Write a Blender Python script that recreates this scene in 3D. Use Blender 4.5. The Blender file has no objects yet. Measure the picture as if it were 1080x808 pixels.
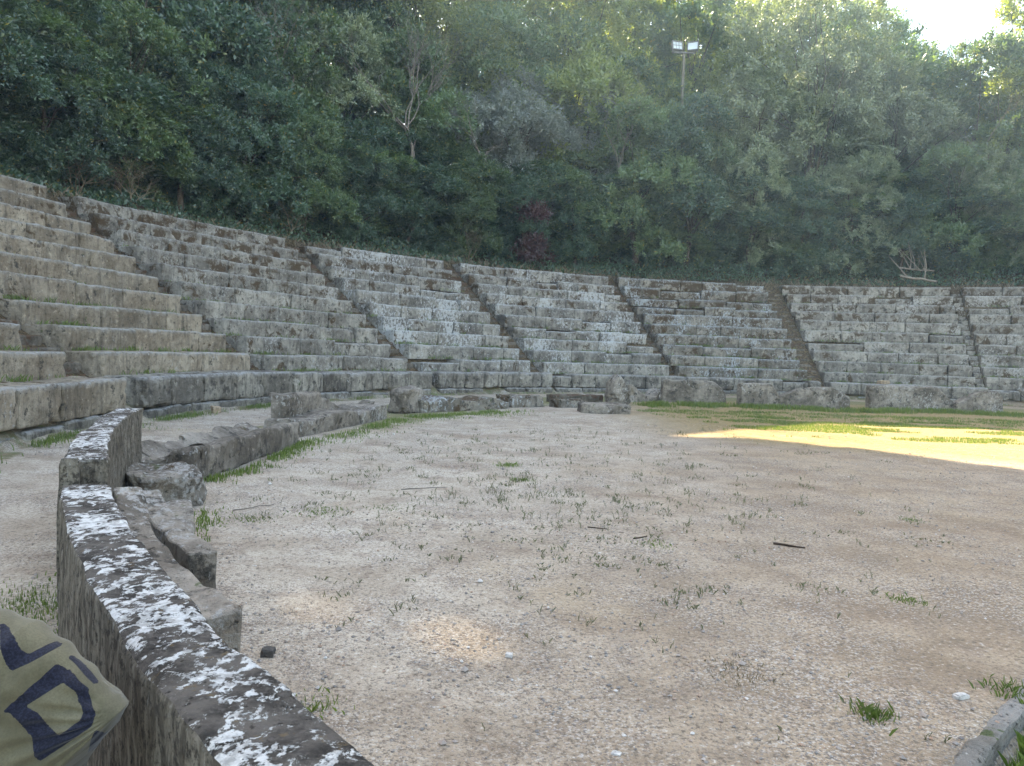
import bpy, math, random
import numpy as np
from mathutils import Vector, Matrix
rng = np.random.default_rng(7); random.seed(7)
R_ = math.radians
S = bpy.context.scene
COL = S.collection

# ---------------------------------------------------------------- layout constants (metres)
CAMZ, PITCH, ROLL, F = 1.296, R_(-2.212), R_(1.910), 781.0
CX, CY = 11.161, 11.335            # centre of the orchestra circle, camera is at x=0 y=0
R0, TW, H, H1 = 17.221, 0.68, 0.44, 0.633
DR = [-.005, .06, .05, .028, -.06, -.08, -.06, -.04, .004, .04, .08]
DZ = [.05, .005, -.012, -.024, -.028, -.015, -.007, -.006, -.014, .005, .032]
NROW = 11
SUN_AZ, SUN_EL = R_(-36), R_(42)
SUN = np.array([math.sin(SUN_AZ)*math.cos(SUN_EL), math.cos(SUN_AZ)*math.cos(SUN_EL), math.sin(SUN_EL)])

# ---------------------------------------------------------------- numpy noise
def _h(ix, iy, iz, s):
    n = (ix*374761393 + iy*668265263 + iz*2147483647 + s*1274126177) & 0xffffffff
    n = ((n ^ (n >> 13))*1274126177) & 0xffffffff
    n = (n ^ (n >> 16)) & 0xffffffff
    return n/4294967295.0
def vn(P, s=0):
    P = np.asarray(P, float); i = np.floor(P).astype(np.int64); f = P-i; f = f*f*(3-2*f)
    r = 0
    for dx in (0, 1):
        for dy in (0, 1):
            for dz in (0, 1):
                w = (f[:, 0] if dx else 1-f[:, 0])*(f[:, 1] if dy else 1-f[:, 1])*(f[:, 2] if dz else 1-f[:, 2])
                r = r+w*_h(i[:, 0]+dx, i[:, 1]+dy, i[:, 2]+dz, s)
    return r*2-1
def fbm(P, s=0, o=3):
    r = 0; a = 1; t = 0
    for k in range(o):
        r = r+a*vn(P*(2.03**k), s+k*17); t += a; a *= .5
    return r/t

# ---------------------------------------------------------------- mesh helpers
def mk(name, V, Q, mats, smooth=False, midx=None, col=None):
    """fast mesh: V (n,3), Q (m,4) or (m,3)"""
    V = np.ascontiguousarray(V, np.float32); Q = np.ascontiguousarray(Q, np.int32)
    me = bpy.data.meshes.new(name); k = Q.shape[1]
    me.vertices.add(len(V)); me.vertices.foreach_set('co', V.ravel())
    me.loops.add(Q.size); me.loops.foreach_set('vertex_index', Q.ravel())
    me.polygons.add(len(Q)); me.polygons.foreach_set('loop_start', np.arange(len(Q), dtype=np.int32)*k)
    if smooth: me.polygons.foreach_set('use_smooth', np.ones(len(Q), bool))
    else: me.polygons.foreach_set('use_smooth', np.zeros(len(Q), bool))
    for m in (mats if isinstance(mats, (list, tuple)) else [mats]): me.materials.append(m)
    if midx is not None: me.polygons.foreach_set('material_index', np.asarray(midx, np.int32))
    if col is not None:
        a = me.color_attributes.new('mark', 'FLOAT_COLOR', 'POINT')
        a.data.foreach_set('color', np.ascontiguousarray(col, np.float32).ravel())
    me.update(calc_edges=True); me.validate()
    return me
class Acc:
    def __init__(s): s.V = []; s.Q = []; s.n = 0; s.C = []
    def add(s, V, Q, c=None):
        s.V.append(V); s.Q.append(Q+s.n); s.n += len(V)
        if c is not None: s.C.append(c)
    def mesh(s, name, mats, smooth=False):
        col = None
        if s.C: c = np.concatenate(s.C); col = np.stack([c, c, c, c*0+1], 1)
        return mk(name, np.concatenate(s.V), np.concatenate(s.Q), mats, smooth, None, col)
def obj(name, me, parent=None, loc=None):
    o = bpy.data.objects.new(name, me); COL.objects.link(o)
    if parent: o.parent = parent
    if loc is not None: o.location = loc
    return o
def tag(o, label=None, cat=None, group=None, kind=None):
    if label: o['label'] = label
    if cat: o['category'] = cat
    if group: o['group'] = group
    if kind: o['kind'] = kind
    return o
def thing(name, label, cat, loc=(0, 0, 0), group=None):
    return tag(obj(name, None, None, loc), label, cat, group)

_bg = {}
def boxgrid(xs, ys, zs):
    """surface of a box with given cell coordinates, welded"""
    key = (len(xs), len(ys), len(zs))
    if key not in _bg:
        a, b, c = key; idx = {}; P = []; Q = []
        def g(i, j, k):
            t = (i, j, k)
            if t not in idx: idx[t] = len(P); P.append(t)
            return idx[t]
        for i in range(a-1):
            for j in range(b-1):
                Q.append((g(i, j, 0), g(i, j+1, 0), g(i+1, j+1, 0), g(i+1, j, 0)))
                Q.append((g(i, j, c-1), g(i+1, j, c-1), g(i+1, j+1, c-1), g(i, j+1, c-1)))
        for i in range(a-1):
            for k in range(c-1):
                Q.append((g(i, 0, k), g(i+1, 0, k), g(i+1, 0, k+1), g(i, 0, k+1)))
                Q.append((g(i, b-1, k), g(i, b-1, k+1), g(i+1, b-1, k+1), g(i+1, b-1, k)))
        for j in range(b-1):
            for k in range(c-1):
                Q.append((g(0, j, k), g(0, j, k+1), g(0, j+1, k+1), g(0, j+1, k)))
                Q.append((g(a-1, j, k), g(a-1, j+1, k), g(a-1, j+1, k+1), g(a-1, j, k+1)))
        _bg[key] = (np.array(P), np.array(Q))
    P, Q = _bg[key]
    return np.stack([np.array(xs)[P[:, 0]], np.array(ys)[P[:, 1]], np.array(zs)[P[:, 2]]], 1), Q
def ticks(L, rad, cell):
    n = max(1, int(round((L-2*rad)/cell)))
    return [0]+list(np.linspace(rad, L-rad, n+1))+[L]
def stone(L, D, Hh, rad=.025, cell=.1, amp=.012, chip=.05, seed=0, prof=None, freq=3.0):
    """rounded, worn stone block in local metres, x in 0..L, y 0..D, z 0..Hh"""
    P, Q = boxgrid(ticks(L, rad, cell), ticks(D, rad, cell), ticks(Hh, rad, cell))
    P0 = P.copy(); dim = np.array([L, D, Hh]); inn = np.clip(P, rad, dim-rad); d = P-inn
    ln = np.linalg.norm(d, axis=1, keepdims=True); ln[ln == 0] = 1
    P = inn+d/ln*rad
    ed = (np.abs(P-dim/2)/(dim/2)); es = np.sort(ed, axis=1)[:, 1]          # 1 near an edge
    N = P*freq+seed*13.7
    P = P+amp*np.stack([fbm(N, 1+k*5, 3) for k in range(3)], 1)*1.6
    c = np.clip(fbm(P*4.5+seed*7.1, 91, 3)-.05, 0, 1)*chip*np.clip((es-.7)/.3, 0, 1)*2.4
    ctr = dim/2; dd = ctr-P; dd /= (np.linalg.norm(dd, axis=1, keepdims=True)+1e-6)
    P = P+dd*c[:, None]
    if prof is not None: P[:, 2] = P[:, 2]*prof(P[:, 0]/L, P[:, 1]/D)
    stone.mark = np.clip((P0[:, 2]/Hh-.86)/.12, 0, 1)*np.clip(1.4-P0[:, 1]/D*5, 0, 1)
    return P, Q
def cyl(P, th0, r0, z0, rref):
    th = th0+P[:, 0]/rref; r = r0+P[:, 1]
    return np.stack([CX+r*np.sin(th), CY+r*np.cos(th), z0+P[:, 2]], 1)

def ray(u, v):
    X = (u-540)/F; Y = -(v-404)/F; c, s = math.cos(ROLL), math.sin(ROLL)
    X2 = X*c-Y*s; Y2 = X*s+Y*c; c, s = math.cos(PITCH), math.sin(PITCH)
    return np.array([X2, c-Y2*s, s+Y2*c])
def gp(u, v, z=0.0):
    d = ray(u, v); t = (z-CAMZ)/d[2]; return np.array([d[0]*t, d[1]*t, z])
def ringpt(u, Rr):
    """point at radius Rr from the centre seen in column u (far side)"""
    d = ray(u, 374+(u-540)*.0333); a = d[0]**2+d[1]**2; b = -2*(d[0]*CX+d[1]*CY); c = CX*CX+CY*CY-Rr*Rr
    t = (-b+math.sqrt(b*b-4*a*c))/2/a; return d[0]*t, d[1]*t
def polar(x, y): return math.hypot(x-CX, y-CY), math.atan2(x-CX, y-CY)

# ---------------------------------------------------------------- material helpers
class NT:
    def __init__(s, name):
        s.m = bpy.data.materials.new(name); s.m.use_nodes = True; s.t = s.m.node_tree; s.t.nodes.clear()
        s.out = s.t.nodes.new('ShaderNodeOutputMaterial')
    def n(s, typ, **kw):
        nd = s.t.nodes.new('ShaderNode'+typ)
        for k, v in kw.items():
            if k in nd.inputs: nd.inputs[k].default_value = v
            else: setattr(nd, k, v)
        return nd
    def l(s, a, b): s.t.links.new(a, b)
    def val(s, x, inp):
        if hasattr(x, 'is_linked') or hasattr(x, 'node'): s.l(x, inp)
        else: inp.default_value = x
    def math(s, op, a, b=0.0, c=0.0, clamp=False):
        nd = s.n('Math', operation=op, use_clamp=clamp)
        s.val(a, nd.inputs[0]); s.val(b, nd.inputs[1])
        if len(nd.inputs) > 2: s.val(c, nd.inputs[2])
        return nd.outputs[0]
    def mix(s, f, a, b, blend='MIX'):
        nd = s.n('Mix', data_type='RGBA', blend_type=blend)
        s.val(f, nd.inputs[0])
        for x, i in ((a, 6), (b, 7)):
            if isinstance(x, (tuple, list)): nd.inputs[i].default_value = (*x[:3], 1)
            else: s.l(x, nd.inputs[i])
        return nd.outputs[2]
    def noise(s, vec, scale, detail=4, rough=.55, dist=0, w=None):
        nd = s.n('TexNoise'); nd.inputs['Scale'].default_value = scale; nd.inputs['Detail'].default_value = detail
        nd.inputs['Roughness'].default_value = rough; nd.inputs['Distortion'].default_value = dist
        s.l(vec, nd.inputs['Vector']); return nd.outputs[0]
    def ramp(s, f, lo, hi, a=0.0, b=1.0):
        nd = s.n('MapRange', interpolation_type='SMOOTHSTEP', clamp=True)
        s.val(f, nd.inputs[0]); nd.inputs[1].default_value = lo; nd.inputs[2].default_value = hi
        nd.inputs[3].default_value = a; nd.inputs[4].default_value = b
        return nd.outputs[0]
    def vscale(s, vec, v):
        nd = s.n('VectorMath', operation='MULTIPLY'); s.l(vec, nd.inputs[0]); nd.inputs[1].default_value = v
        return nd.outputs[0]
    def bump(s, h, strength, dist, normal=None):
        nd = s.n('Bump'); nd.inputs['Strength'].default_value = strength; nd.inputs['Distance'].default_value = dist
        s.l(h, nd.inputs['Height'])
        if normal: s.l(normal, nd.inputs['Normal'])
        return nd.outputs[0]
    def bsdf(s, col, rough=.9, normal=None, spec=.2):
        b = s.n('BsdfPrincipled'); s.val(col if not isinstance(col, tuple) else (*col, 1), b.inputs['Base Color'])
        b.inputs['Roughness'].default_value = rough; b.inputs['Specular IOR Level'].default_value = spec
        if normal: s.l(normal, b.inputs['Normal'])
        s.l(b.outputs[0], s.out.inputs[0]); return b

def stone_mat(name, c1, c2, white=.62, wcol=(.55, .57, .58), wscale=5, moss=.62, mosscol=(.085, .055, .03), dark=.6, streak=.5, green=.66):
    m = NT(name); g = m.n('NewGeometry'); pos = g.outputs['Position']; nor = g.outputs['True Normal']; isl = g.outputs['Random Per Island']
    sep = m.n('SeparateXYZ'); m.l(nor, sep.inputs[0]); up = m.ramp(sep.outputs[2], .35, .75)
    side = m.math('SUBTRACT', 1.0, up)
    col = m.mix(m.ramp(m.noise(pos, 1.6, 4, .6), .35, .65), c1, c2)
    bri = m.math('MULTIPLY_ADD', isl, .42, .80)
    vb = m.n('CombineXYZ'); [m.l(bri, vb.inputs[k]) for k in range(3)]
    col = m.mix(1.0, col, vb.outputs[0], 'MULTIPLY')
    mid = m.noise(pos, 9, 6, .7)
    col = m.mix(m.ramp(mid, .47, .70, 0, .6), col, tuple(x*.42 for x in c1))
    col = m.mix(m.ramp(mid, .3, .44, .6, 0), col, tuple(min(.6, x*1.5) for x in c2))
    st = m.noise(m.vscale(pos, (7, 7, .9)), 1.0, 6, .65, .3)
    col = m.mix(m.math('MULTIPLY', m.ramp(st, .48, .68, 0, streak), side), col, (.07, .06, .05))
    # blackish crust
    col = m.mix(m.ramp(m.noise(pos, 5.5, 6, .72), dark, dark+.08, 0, .85), col, (.06, .055, .048))
    # moss / dead moss mostly on treads
    ms = m.noise(pos, 2.3, 7, .68, .4)
    hz = m.n('SeparateXYZ'); m.l(pos, hz.inputs[0])
    thr = m.math('ADD', m.math('MULTIPLY_ADD', up, .07, ms), m.ramp(hz.outputs[2], 1.5, 4.6, -.02, .05))
    col = m.mix(m.ramp(thr, moss, moss+.06, 0, .9), col, mosscol)
    gs = m.noise(pos, 3.7, 6, .7)
    col = m.mix(m.math('MULTIPLY', m.ramp(m.math('MULTIPLY_ADD', up, .05, gs), green, green+.05, 0, .8), 1.0), col, (.06, .09, .025))
    # worn, paler arris along the upper front edge
    at = m.n('Attribute'); at.attribute_name = 'mark'; ac = m.n('SeparateColor'); m.l(at.outputs['Color'], ac.inputs[0])
    rim = m.math('MULTIPLY', ac.outputs[0], m.ramp(m.noise(pos, 13, 4, .7), .36, .58, .15, .9))
    col = m.mix(rim, col, tuple(x*.8 for x in wcol))
    # pale lichen
    wl = m.noise(m.vscale(pos, (1, 1, .75)), wscale*2.2, 6, .72, .3); wl2 = m.noise(pos, .6, 3, .55)
    wf = m.math('MULTIPLY_ADD', wl2, .75, m.math('ADD', wl, -.375))
    wf = m.math('MULTIPLY_ADD', isl, .05, wf)
    col = m.mix(m.ramp(wf, white, white+.10, 0, .8), col, wcol)
    # pits
    pit = m.noise(pos, 34, 5, .7)
    pf = m.ramp(pit, .60, .68)
    col = m.mix(m.math('MULTIPLY', pf, .7), col, (.035, .033, .03))
    hgt = m.math('SUBTRACT', m.math('MULTIPLY_ADD', mid, 1.2, m.math('MULTIPLY', m.noise(pos, 60, 5, .7), .35)), m.math('MULTIPLY', pf, .5))
    m.bsdf(col, .93, m.bump(hgt, 1.0, .04), .15)
    return m.m
M = {}
M['warm'] = stone_mat('warm_limestone', (0.242, 0.196, 0.144), (.38, .325, .25), white=.68, wcol=(.42, .42, .40), moss=.60, dark=.57, streak=.55)
M['grey'] = stone_mat('grey_limestone', (0.190, 0.172, 0.147), (.37, .345, .295), white=.60, wcol=(.42, .415, .39), wscale=7, moss=.54, dark=.55)
M['white'] = stone_mat('lichened_limestone', (0.178, 0.163, 0.142), (.35, .33, .285), white=.585, wcol=(.50, .515, .51), wscale=5.5, moss=.565, dark=.55)
M['mossy'] = stone_mat('mossy_limestone', (0.166, 0.147, 0.120), (.32, .29, .24), white=.585, wcol=(.42, .46, .48), wscale=6, moss=.515, dark=.545)
M['podium'] = stone_mat('podium_limestone', (0.166, 0.149, 0.126), (.34, .315, .265), white=.66, wcol=(.42, .42, .41), wscale=8, moss=.66, dark=.535, streak=.8)
M['rock'] = stone_mat('weathered_rock', (0.148, 0.126, 0.103), (.34, .30, .25), white=.60, wcol=(.42, .41, .385), wscale=9, moss=.66, dark=.54, streak=.3)
M['kerb'] = stone_mat('pale_kerb_stone', (.26, .24, .21), (.36, .34, .31), white=.53, wcol=(.6, .59, .56), wscale=12, moss=.7, dark=.6)
M['step'] = stone_mat('stair_stone', (.12, .105, .085), (.24, .21, .17), white=.70, wcol=(.4, .4, .39), moss=.52, mosscol=(.11, .065, .04), dark=.6)

def wall_mat():
    m = NT('lichened_wall_stone'); g = m.n('NewGeometry'); pos = g.outputs['Position']
    sep = m.n('SeparateXYZ'); m.l(g.outputs['True Normal'], sep.inputs[0]); up = m.ramp(sep.outputs[2], .35, .7)
    sp = m.n('SeparateXYZ'); m.l(pos, sp.inputs[0])
    # side : brown grey with vertical stains
    s1 = m.noise(m.vscale(pos, (20, 20, 5)), 1.0, 7, .75, .2); s2 = m.noise(pos, 26, 7, .75)
    side = m.mix(m.ramp(s1, .38, .62), (.11, .095, .075), (.28, .25, .20))
    side = m.mix(m.ramp(s2, .48, .62, 0, .9), side, (.045, .04, .035))
    side = m.mix(m.ramp(m.noise(m.vscale(pos, (30, 30, 6)), 1.0, 8, .75), .58, .66, 0, .7), side, (.42, .41, .38))
    # top : dark crust broken by white lichen
    t1 = m.noise(pos, 11, 7, .65); top = m.mix(m.ramp(t1, .35, .65), (.045, .04, .036), (.15, .132, .115))
    top = m.mix(m.ramp(m.noise(pos, 55, 4, .6), .5, .7, 0, .7), top, (.17, .15, .135))
    w = m.math('MULTIPLY_ADD', m.noise(pos, 75, 4, .7), .16, m.math('ADD', m.noise(m.vscale(pos, (1.15, .9, 1)), 25, 9, .7, .3), -.08)); w0 = m.noise(pos, 3.5, 3, .5)
    wf = m.ramp(m.math('MULTIPLY_ADD', w0, .6, m.math('ADD', w, -.3)), .515, .54)
    hal = m.ramp(m.math('MULTIPLY_ADD', w0, .45, m.math('ADD', w, -.225)), .48, .53, 0, .35)
    top = m.mix(hal, top, (.27, .25, .215))
    top = m.mix(m.ramp(m.noise(pos, 14, 5, .7), .6, .66, 0, .5), top, (.22, .15, .07))
    top = m.mix(wf, top, m.mix(m.ramp(m.noise(pos, 40, 3, .6), .4, .65), (.75, .75, .73), (.45, .44, .42)))
    col = m.mix(up, side, top)
    pit = m.ramp(m.noise(pos, 48, 5, .7), .6, .68)
    col = m.mix(m.math('MULTIPLY', pit, .8), col, (.02, .018, .016))
    h = m.math('MULTIPLY_ADD', t1, .8, m.math('MULTIPLY', m.noise(pos, 70, 6, .75), .6))
    h = m.math('ADD', h, m.math('MULTIPLY', s2, .8)); h = m.math('SUBTRACT', h, m.math('MULTIPLY', pit, .5))
    h = m.math('MULTIPLY_ADD', wf, .3, h)
    m.bsdf(col, .92, m.bump(h, 1.0, .022), .15); return m.m
M['wall'] = wall_mat()

def ground_mat():
    m = NT('gravelly_ground'); g = m.n('NewGeometry'); pos = g.outputs['Position']
    sp = m.n('SeparateXYZ'); m.l(pos, sp.inputs[0]); x, y = sp.outputs[0], sp.outputs[1]
    big = m.noise(pos, .33, 5, .6, .3); mid = m.noise(pos, 1.7, 6, .65); fine = m.noise(pos, 42, 5, .75)
    # brown trodden soil to the right, paler grey grit in the middle
    rx = m.ramp(m.math('MULTIPLY_ADD', y, -.30, m.math('ADD', x, m.math('MULTIPLY', big, 5.0))), -.4, 3.4)
    col = m.mix(m.ramp(mid, .35, .65), (.37, .31, .24), (.49, .43, .35))
    col = m.mix(rx, col, m.mix(m.ramp(mid, .35, .65), (.25, .186, .128), (.37, .285, .20)))
    col = m.mix(m.ramp(big, .54, .64, 0, .55), col, (.42, .33, .225))
    col = m.mix(m.ramp(m.noise(pos, .8, 6, .68), .52, .66, 0, .65), col, (.23, .165, .115))
    col = m.mix(m.ramp(m.noise(pos, 4.5, 6, .7), .5, .66, 0, .65), col, (.24, .185, .14))
    vo = m.n('TexVoronoi'); vo.inputs['Scale'].default_value = 120; m.l(pos, vo.inputs['Vector'])
    sv = m.n('SeparateColor'); m.l(vo.outputs['Color'], sv.inputs[0])
    gr = m.ramp(m.noise(pos, 1.1, 4, .6), .38, .6)
    col = m.mix(m.math('MULTIPLY', m.ramp(sv.outputs[0], .74, .80), m.math('MULTIPLY', gr, .45)), col, (.56, .54, .50))
    col = m.mix(m.math('MULTIPLY', m.ramp(sv.outputs[1], .78, .84), m.math('MULTIPLY_ADD', gr, .45, .3)), col, (.13, .115, .105))
    col = m.mix(m.ramp(fine, .52, .64, 0, .85), col, (.13, .105, .085)); col = m.mix(m.ramp(fine, .32, .44, .6, 0), col, (.60, .57, .52))
    # distance from the centre: soil and litter on the hill, thin turf around the ring stones
    dx = m.math('ADD', x, -CX); dy = m.math('ADD', y, -CY)
    r = m.math('SQRT', m.math('ADD', m.math('MULTIPLY', dx, dx), m.math('MULTIPLY', dy, dy)))
    edge = m.math('MULTIPLY', m.ramp(r, 11.6, 13.9), m.ramp(r, 16.2, 15.0)); edge = m.math('MULTIPLY', edge, m.ramp(y, 8.0, 15.0))
    tf = m.math('MULTIPLY_ADD', edge, .42, m.math('MULTIPLY', m.noise(pos, 1.3, 6, .7), .72))
    col = m.mix(m.ramp(tf, .57, .70, 0, .8), col, m.mix(m.ramp(m.noise(pos, 9, 5, .7), .4, .6), (.10, .13, .04), (.23, .20, .10)))
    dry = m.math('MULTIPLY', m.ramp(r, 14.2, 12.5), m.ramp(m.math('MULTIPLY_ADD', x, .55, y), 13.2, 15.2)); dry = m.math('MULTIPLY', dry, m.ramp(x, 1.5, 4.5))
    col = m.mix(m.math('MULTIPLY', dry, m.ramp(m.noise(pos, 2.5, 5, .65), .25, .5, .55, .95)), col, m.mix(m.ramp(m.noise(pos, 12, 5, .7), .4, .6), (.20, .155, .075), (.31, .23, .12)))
    tf2 = m.math('MULTIPLY_ADD', m.ramp(r, 16.5, 17.1), .22, m.math('MULTIPLY', m.noise(pos, 1.9, 6, .7), .8))
    col = m.mix(m.ramp(tf2, .55, .66, 0, .75), col, m.mix(m.ramp(m.noise(pos, 9, 5, .7), .4, .6), (.09, .12, .035), (.20, .15, .085)))
    litter = m.mix(m.ramp(m.noise(pos, 14, 6, .7), .4, .6), (.05, .04, .025), (.17, .12, .07))
    col = m.mix(m.ramp(r, 17.4, 17.9), col, litter)
    h = m.math('MULTIPLY_ADD', fine, .7, m.math('MULTIPLY', vo.outputs['Distance'], -.5)); h = m.math('MULTIPLY_ADD', m.noise(pos, 9, 5, .6), 1.2, h)
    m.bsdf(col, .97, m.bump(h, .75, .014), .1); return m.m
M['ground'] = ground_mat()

def leaf_mat(name, c1, c2, tr=.35, rough=.45, gloss=.08, vein=None):
    m = NT(name); g = m.n('NewGeometry'); isl = g.outputs['Random Per Island']; pos = g.outputs['Position']
    oi = m.n('ObjectInfo'); f = m.math('MULTIPLY_ADD', m.noise(pos, .6, 3, .6), .9, m.math('MULTIPLY_ADD', isl, .7, -.3), clamp=True)
    col = m.mix(f, c1, c2)
    b = m.math('MULTIPLY_ADD', oi.outputs['Random'], .35, .83); vb = m.n('CombineXYZ'); [m.l(b, vb.inputs[k]) for k in range(3)]
    col = m.mix(1.0, col, vb.outputs[0], 'MULTIPLY')
    if vein: col = m.mix(m.ramp(isl, .965, .975), col, vein)
    d = m.n('BsdfDiffuse'); m.l(col, d.inputs[0])
    t = m.n('BsdfTranslucent'); m.l(m.mix(1.0, col, (1.5, 1.55, .7), 'MULTIPLY'), t.inputs[0])
    gl = m.n('BsdfGlossy'); gl.inputs['Roughness'].default_value = rough; gl.inputs[0].default_value = (.8, .85, .9, 1)
    s1 = m.n('MixShader'); s1.inputs[0].default_value = tr; m.l(d.outputs[0], s1.inputs[1]); m.l(t.outputs[0], s1.inputs[2])
    s2 = m.n('MixShader'); s2.inputs[0].default_value = gloss; m.l(s1.outputs[0], s2.inputs[1]); m.l(gl.outputs[0], s2.inputs[2])
    m.l(s2.outputs[0], m.out.inputs[0]); return m.m
M['laurel'] = leaf_mat('laurel_leaves', (.028, .068, .042), (.115, .195, .105), vein=(.25, .2, .04))
M['green'] = leaf_mat('broad_leaves', (.05, .10, .045), (.17, .25, .095), vein=(.3, .26, .05))
M['olive'] = leaf_mat('olive_leaves', (.10, .14, .07), (.28, .33, .18), tr=.25, gloss=.1)
M['silver'] = leaf_mat('silvery_leaves', (.15, .18, .15), (.30, .34, .30), tr=.25, gloss=.1)
M['yellow'] = leaf_mat('yellow_green_leaves', (.11, .16, .035), (.28, .32, .08), tr=.45)
M['red'] = leaf_mat('red_leaves', (.07, .028, .02), (.15, .045, .03))
M['grass'] = leaf_mat('grass_blades', (.06, .11, .022), (.17, .22, .06), tr=.35, gloss=.04)
M['weed'] = leaf_mat('weed_leaves', (.09, .10, .055), (.20, .20, .12), tr=.2, gloss=.03)
M['dry'] = leaf_mat('dry_stems', (.16, .12, .08), (.32, .26, .18), tr=.15, gloss=.03)
M['litter'] = leaf_mat('fallen_leaves', (.10, .05, .028), (.22, .13, .08), tr=.1, gloss=.03)
def simple(name, c, rough=.8, n=8, var=.4, spec=.2, metal=0):
    m = NT(name); tc = m.n('TexCoord'); no = m.noise(tc.outputs['Object'], n, 6, .65)
    col = m.mix(m.ramp(no, .3, .7), tuple(x*(1-var) for x in c), tuple(min(1, x*(1+var)) for x in c))
    b = m.bsdf(col, rough, m.bump(no, .3, .01), spec); b.inputs['Metallic'].default_value = metal; return m.m
M['bark'] = simple('bark', (.10, .08, .06), .95, 12, .5)
M['palebark'] = simple('bare_branches', (.20, .175, .15), .9, 10, .35)
M['deadwood'] = simple('dead_wood', (.24, .21, .17), .9, 10, .3)
M['twig'] = simple('fallen_twig', (.045, .03, .022), .9, 10, .3)
M['pole'] = simple('galvanised_pole', (.17, .16, .13), .6, 6, .2)
M['housing'] = simple('lamp_housing', (.16, .16, .16), .5, 6, .2)
M['lens'] = simple('lamp_glass', (.62, .70, .72), .12, 3, .08, .6)
M['pebble'] = None
def pebble_mat():
    m = NT('loose_pebbles'); g = m.n('NewGeometry'); i = g.outputs['Random Per Island']
    cr = m.n('ValToRGB'); e = cr.color_ramp.elements; e[0].color = (.19, .17, .155, 1); e[1].color = (.58, .56, .53, 1); e[1].position = 1
    k = e.new(.5); k.color = (.33, .30, .27, 1); k = e.new(.88); k.color = (.36, .24, .17, 1)
    m.l(i, cr.inputs[0]); m.bsdf(cr.outputs[0], .9); return m.m
M['pebble'] = pebble_mat()
def cloth_mat():
    m = NT('printed_khaki_cloth'); a = m.n('VertexColor'); a.layer_name = 'mark'; tc = m.n('TexCoord')
    w = m.noise(m.vscale(tc.outputs['Object'], (1, 1, 1)), 260, 3, .6); n = m.noise(tc.outputs['Object'], 9, 4, .6)
    kh = m.mix(m.ramp(n, .3, .7), (.085, .074, .045), (.15, .132, .083)); kh = m.mix(m.ramp(w, .4, .65, 0, .3), kh, (.055, .05, .03))
    nv = m.mix(m.ramp(w, .4, .65), (.008, .009, .016), (.018, .02, .035))
    sc = m.n('SeparateColor'); m.l(a.outputs[0], sc.inputs[0])
    b = m.bsdf(m.mix(m.ramp(sc.outputs[0], .42, .58), kh, nv), .9, m.bump(w, .25, .002), .1)
    b.inputs['Sheen Weight'].default_value = .2; return m.m
M['cloth'] = cloth_mat()

# ---------------------------------------------------------------- terrain
KA = gp(1032, 808)[:2]; KB = gp(1080, 753)[:2]; KD = (KB-KA)/np.linalg.norm(KB-KA); KN = np.array([KD[1], -KD[0]])   # kerb line, KN points to the pit
def terrain(x, y):
    x = np.asarray(x, float); y = np.asarray(y, float)
    r = np.hypot(x-CX, y-CY); th = np.abs(np.degrees(np.arctan2(x-CX, y-CY)))
    P = np.stack([x, y, 0*x], 1)
    flat = .018*fbm(P*.9, 3, 3)+.006*fbm(P*5, 4, 2)
    rise = np.maximum(0, H1+H*((r-R0)/TW-1)-.14); rise = np.minimum(rise, H1+10*H-.06)
    rt = R0+NROW*TW
    out = np.clip(r-rt, 0, 16)*.38+np.clip(r-rt-16, 0, 30)*.2+np.clip(r-rt-.2, 0, 1)*.10+np.clip(r-rt, 0, 3)/3*(.12*fbm(P*.5, 9, 3))
    m = np.clip((128-th)/14, 0, 1); m = m*m*(3-2*m)
    z = flat*np.where(r < R0+.1, 1, .3)+(rise+out)*m
    a = (x-KA[0])*KD[0]+(y-KA[1])*KD[1]; n = (x-KA[0])*KN[0]+(y-KA[1])*KN[1]
    pit = (n > -.04) & (n < 1.1) & (a > -.45) & (a < 4.5)
    return z-np.where(pit, .10+.02*fbm(P*3, 5, 2), 0)
def tz(x, y): return float(terrain(np.array([x]), np.array([y]))[0])
def build_ground():
    rs = np.concatenate([[0.02], np.arange(.25, R0+8, .125), np.arange(R0+8, 34, .4), np.geomspace(34.5, 900, 30)])
    nt = 900; th = np.linspace(0, 2*math.pi, nt, endpoint=False)
    Rg, Tg = np.meshgrid(rs, th, indexing='ij'); x = (CX+Rg*np.sin(Tg)).ravel(); y = (CY+Rg*np.cos(Tg)).ravel()
    V = np.stack([x, y, terrain(x, y)], 1); i = np.arange(len(rs)-1)[:, None]*nt; j = np.arange(nt)[None]; j2 = (j+1) % nt
    Q = np.stack([(i+j), (i+nt+j), (i+nt+j2), (i+j2)], -1).reshape(-1, 4)[:, ::-1]
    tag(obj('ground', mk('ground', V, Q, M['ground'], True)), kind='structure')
build_ground()

# ---------------------------------------------------------------- seating
sd = [0]
def row_mesh(name, t0, t1, r0, D, z0, z1, mat, lmin, lmax, cell, chip=.05, wear=0.0, amp=.012, rad=.028, gap=.012):
    A = Acc(); rr = r0; L = (t1-t0)*rr; s = 0
    while s < L-.05:
        l = random.uniform(lmin, lmax)
        if L-s-l < lmin*.6: l = L-s
        sd[0] += 1
        dz = random.uniform(-.012, .010); dr = random.uniform(-.015, .02); hh = z1-z0+dz
        if random.random() < wear: hh -= random.uniform(.03, .16); dr += random.uniform(0, .10); c2 = chip*2.2
        else: c2 = chip
        P, Q = stone(l-gap, D-dr, hh, rad*random.uniform(.7, 1.6), cell, amp, c2, sd[0])
        P[:, 2] += P[:, 0]*random.uniform(-.008, .008)
        A.add(cyl(P, t0+s/rr, r0+dr, z0, rr), Q, stone.mark); s += l
    return A.mesh(name, mat, False)
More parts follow.
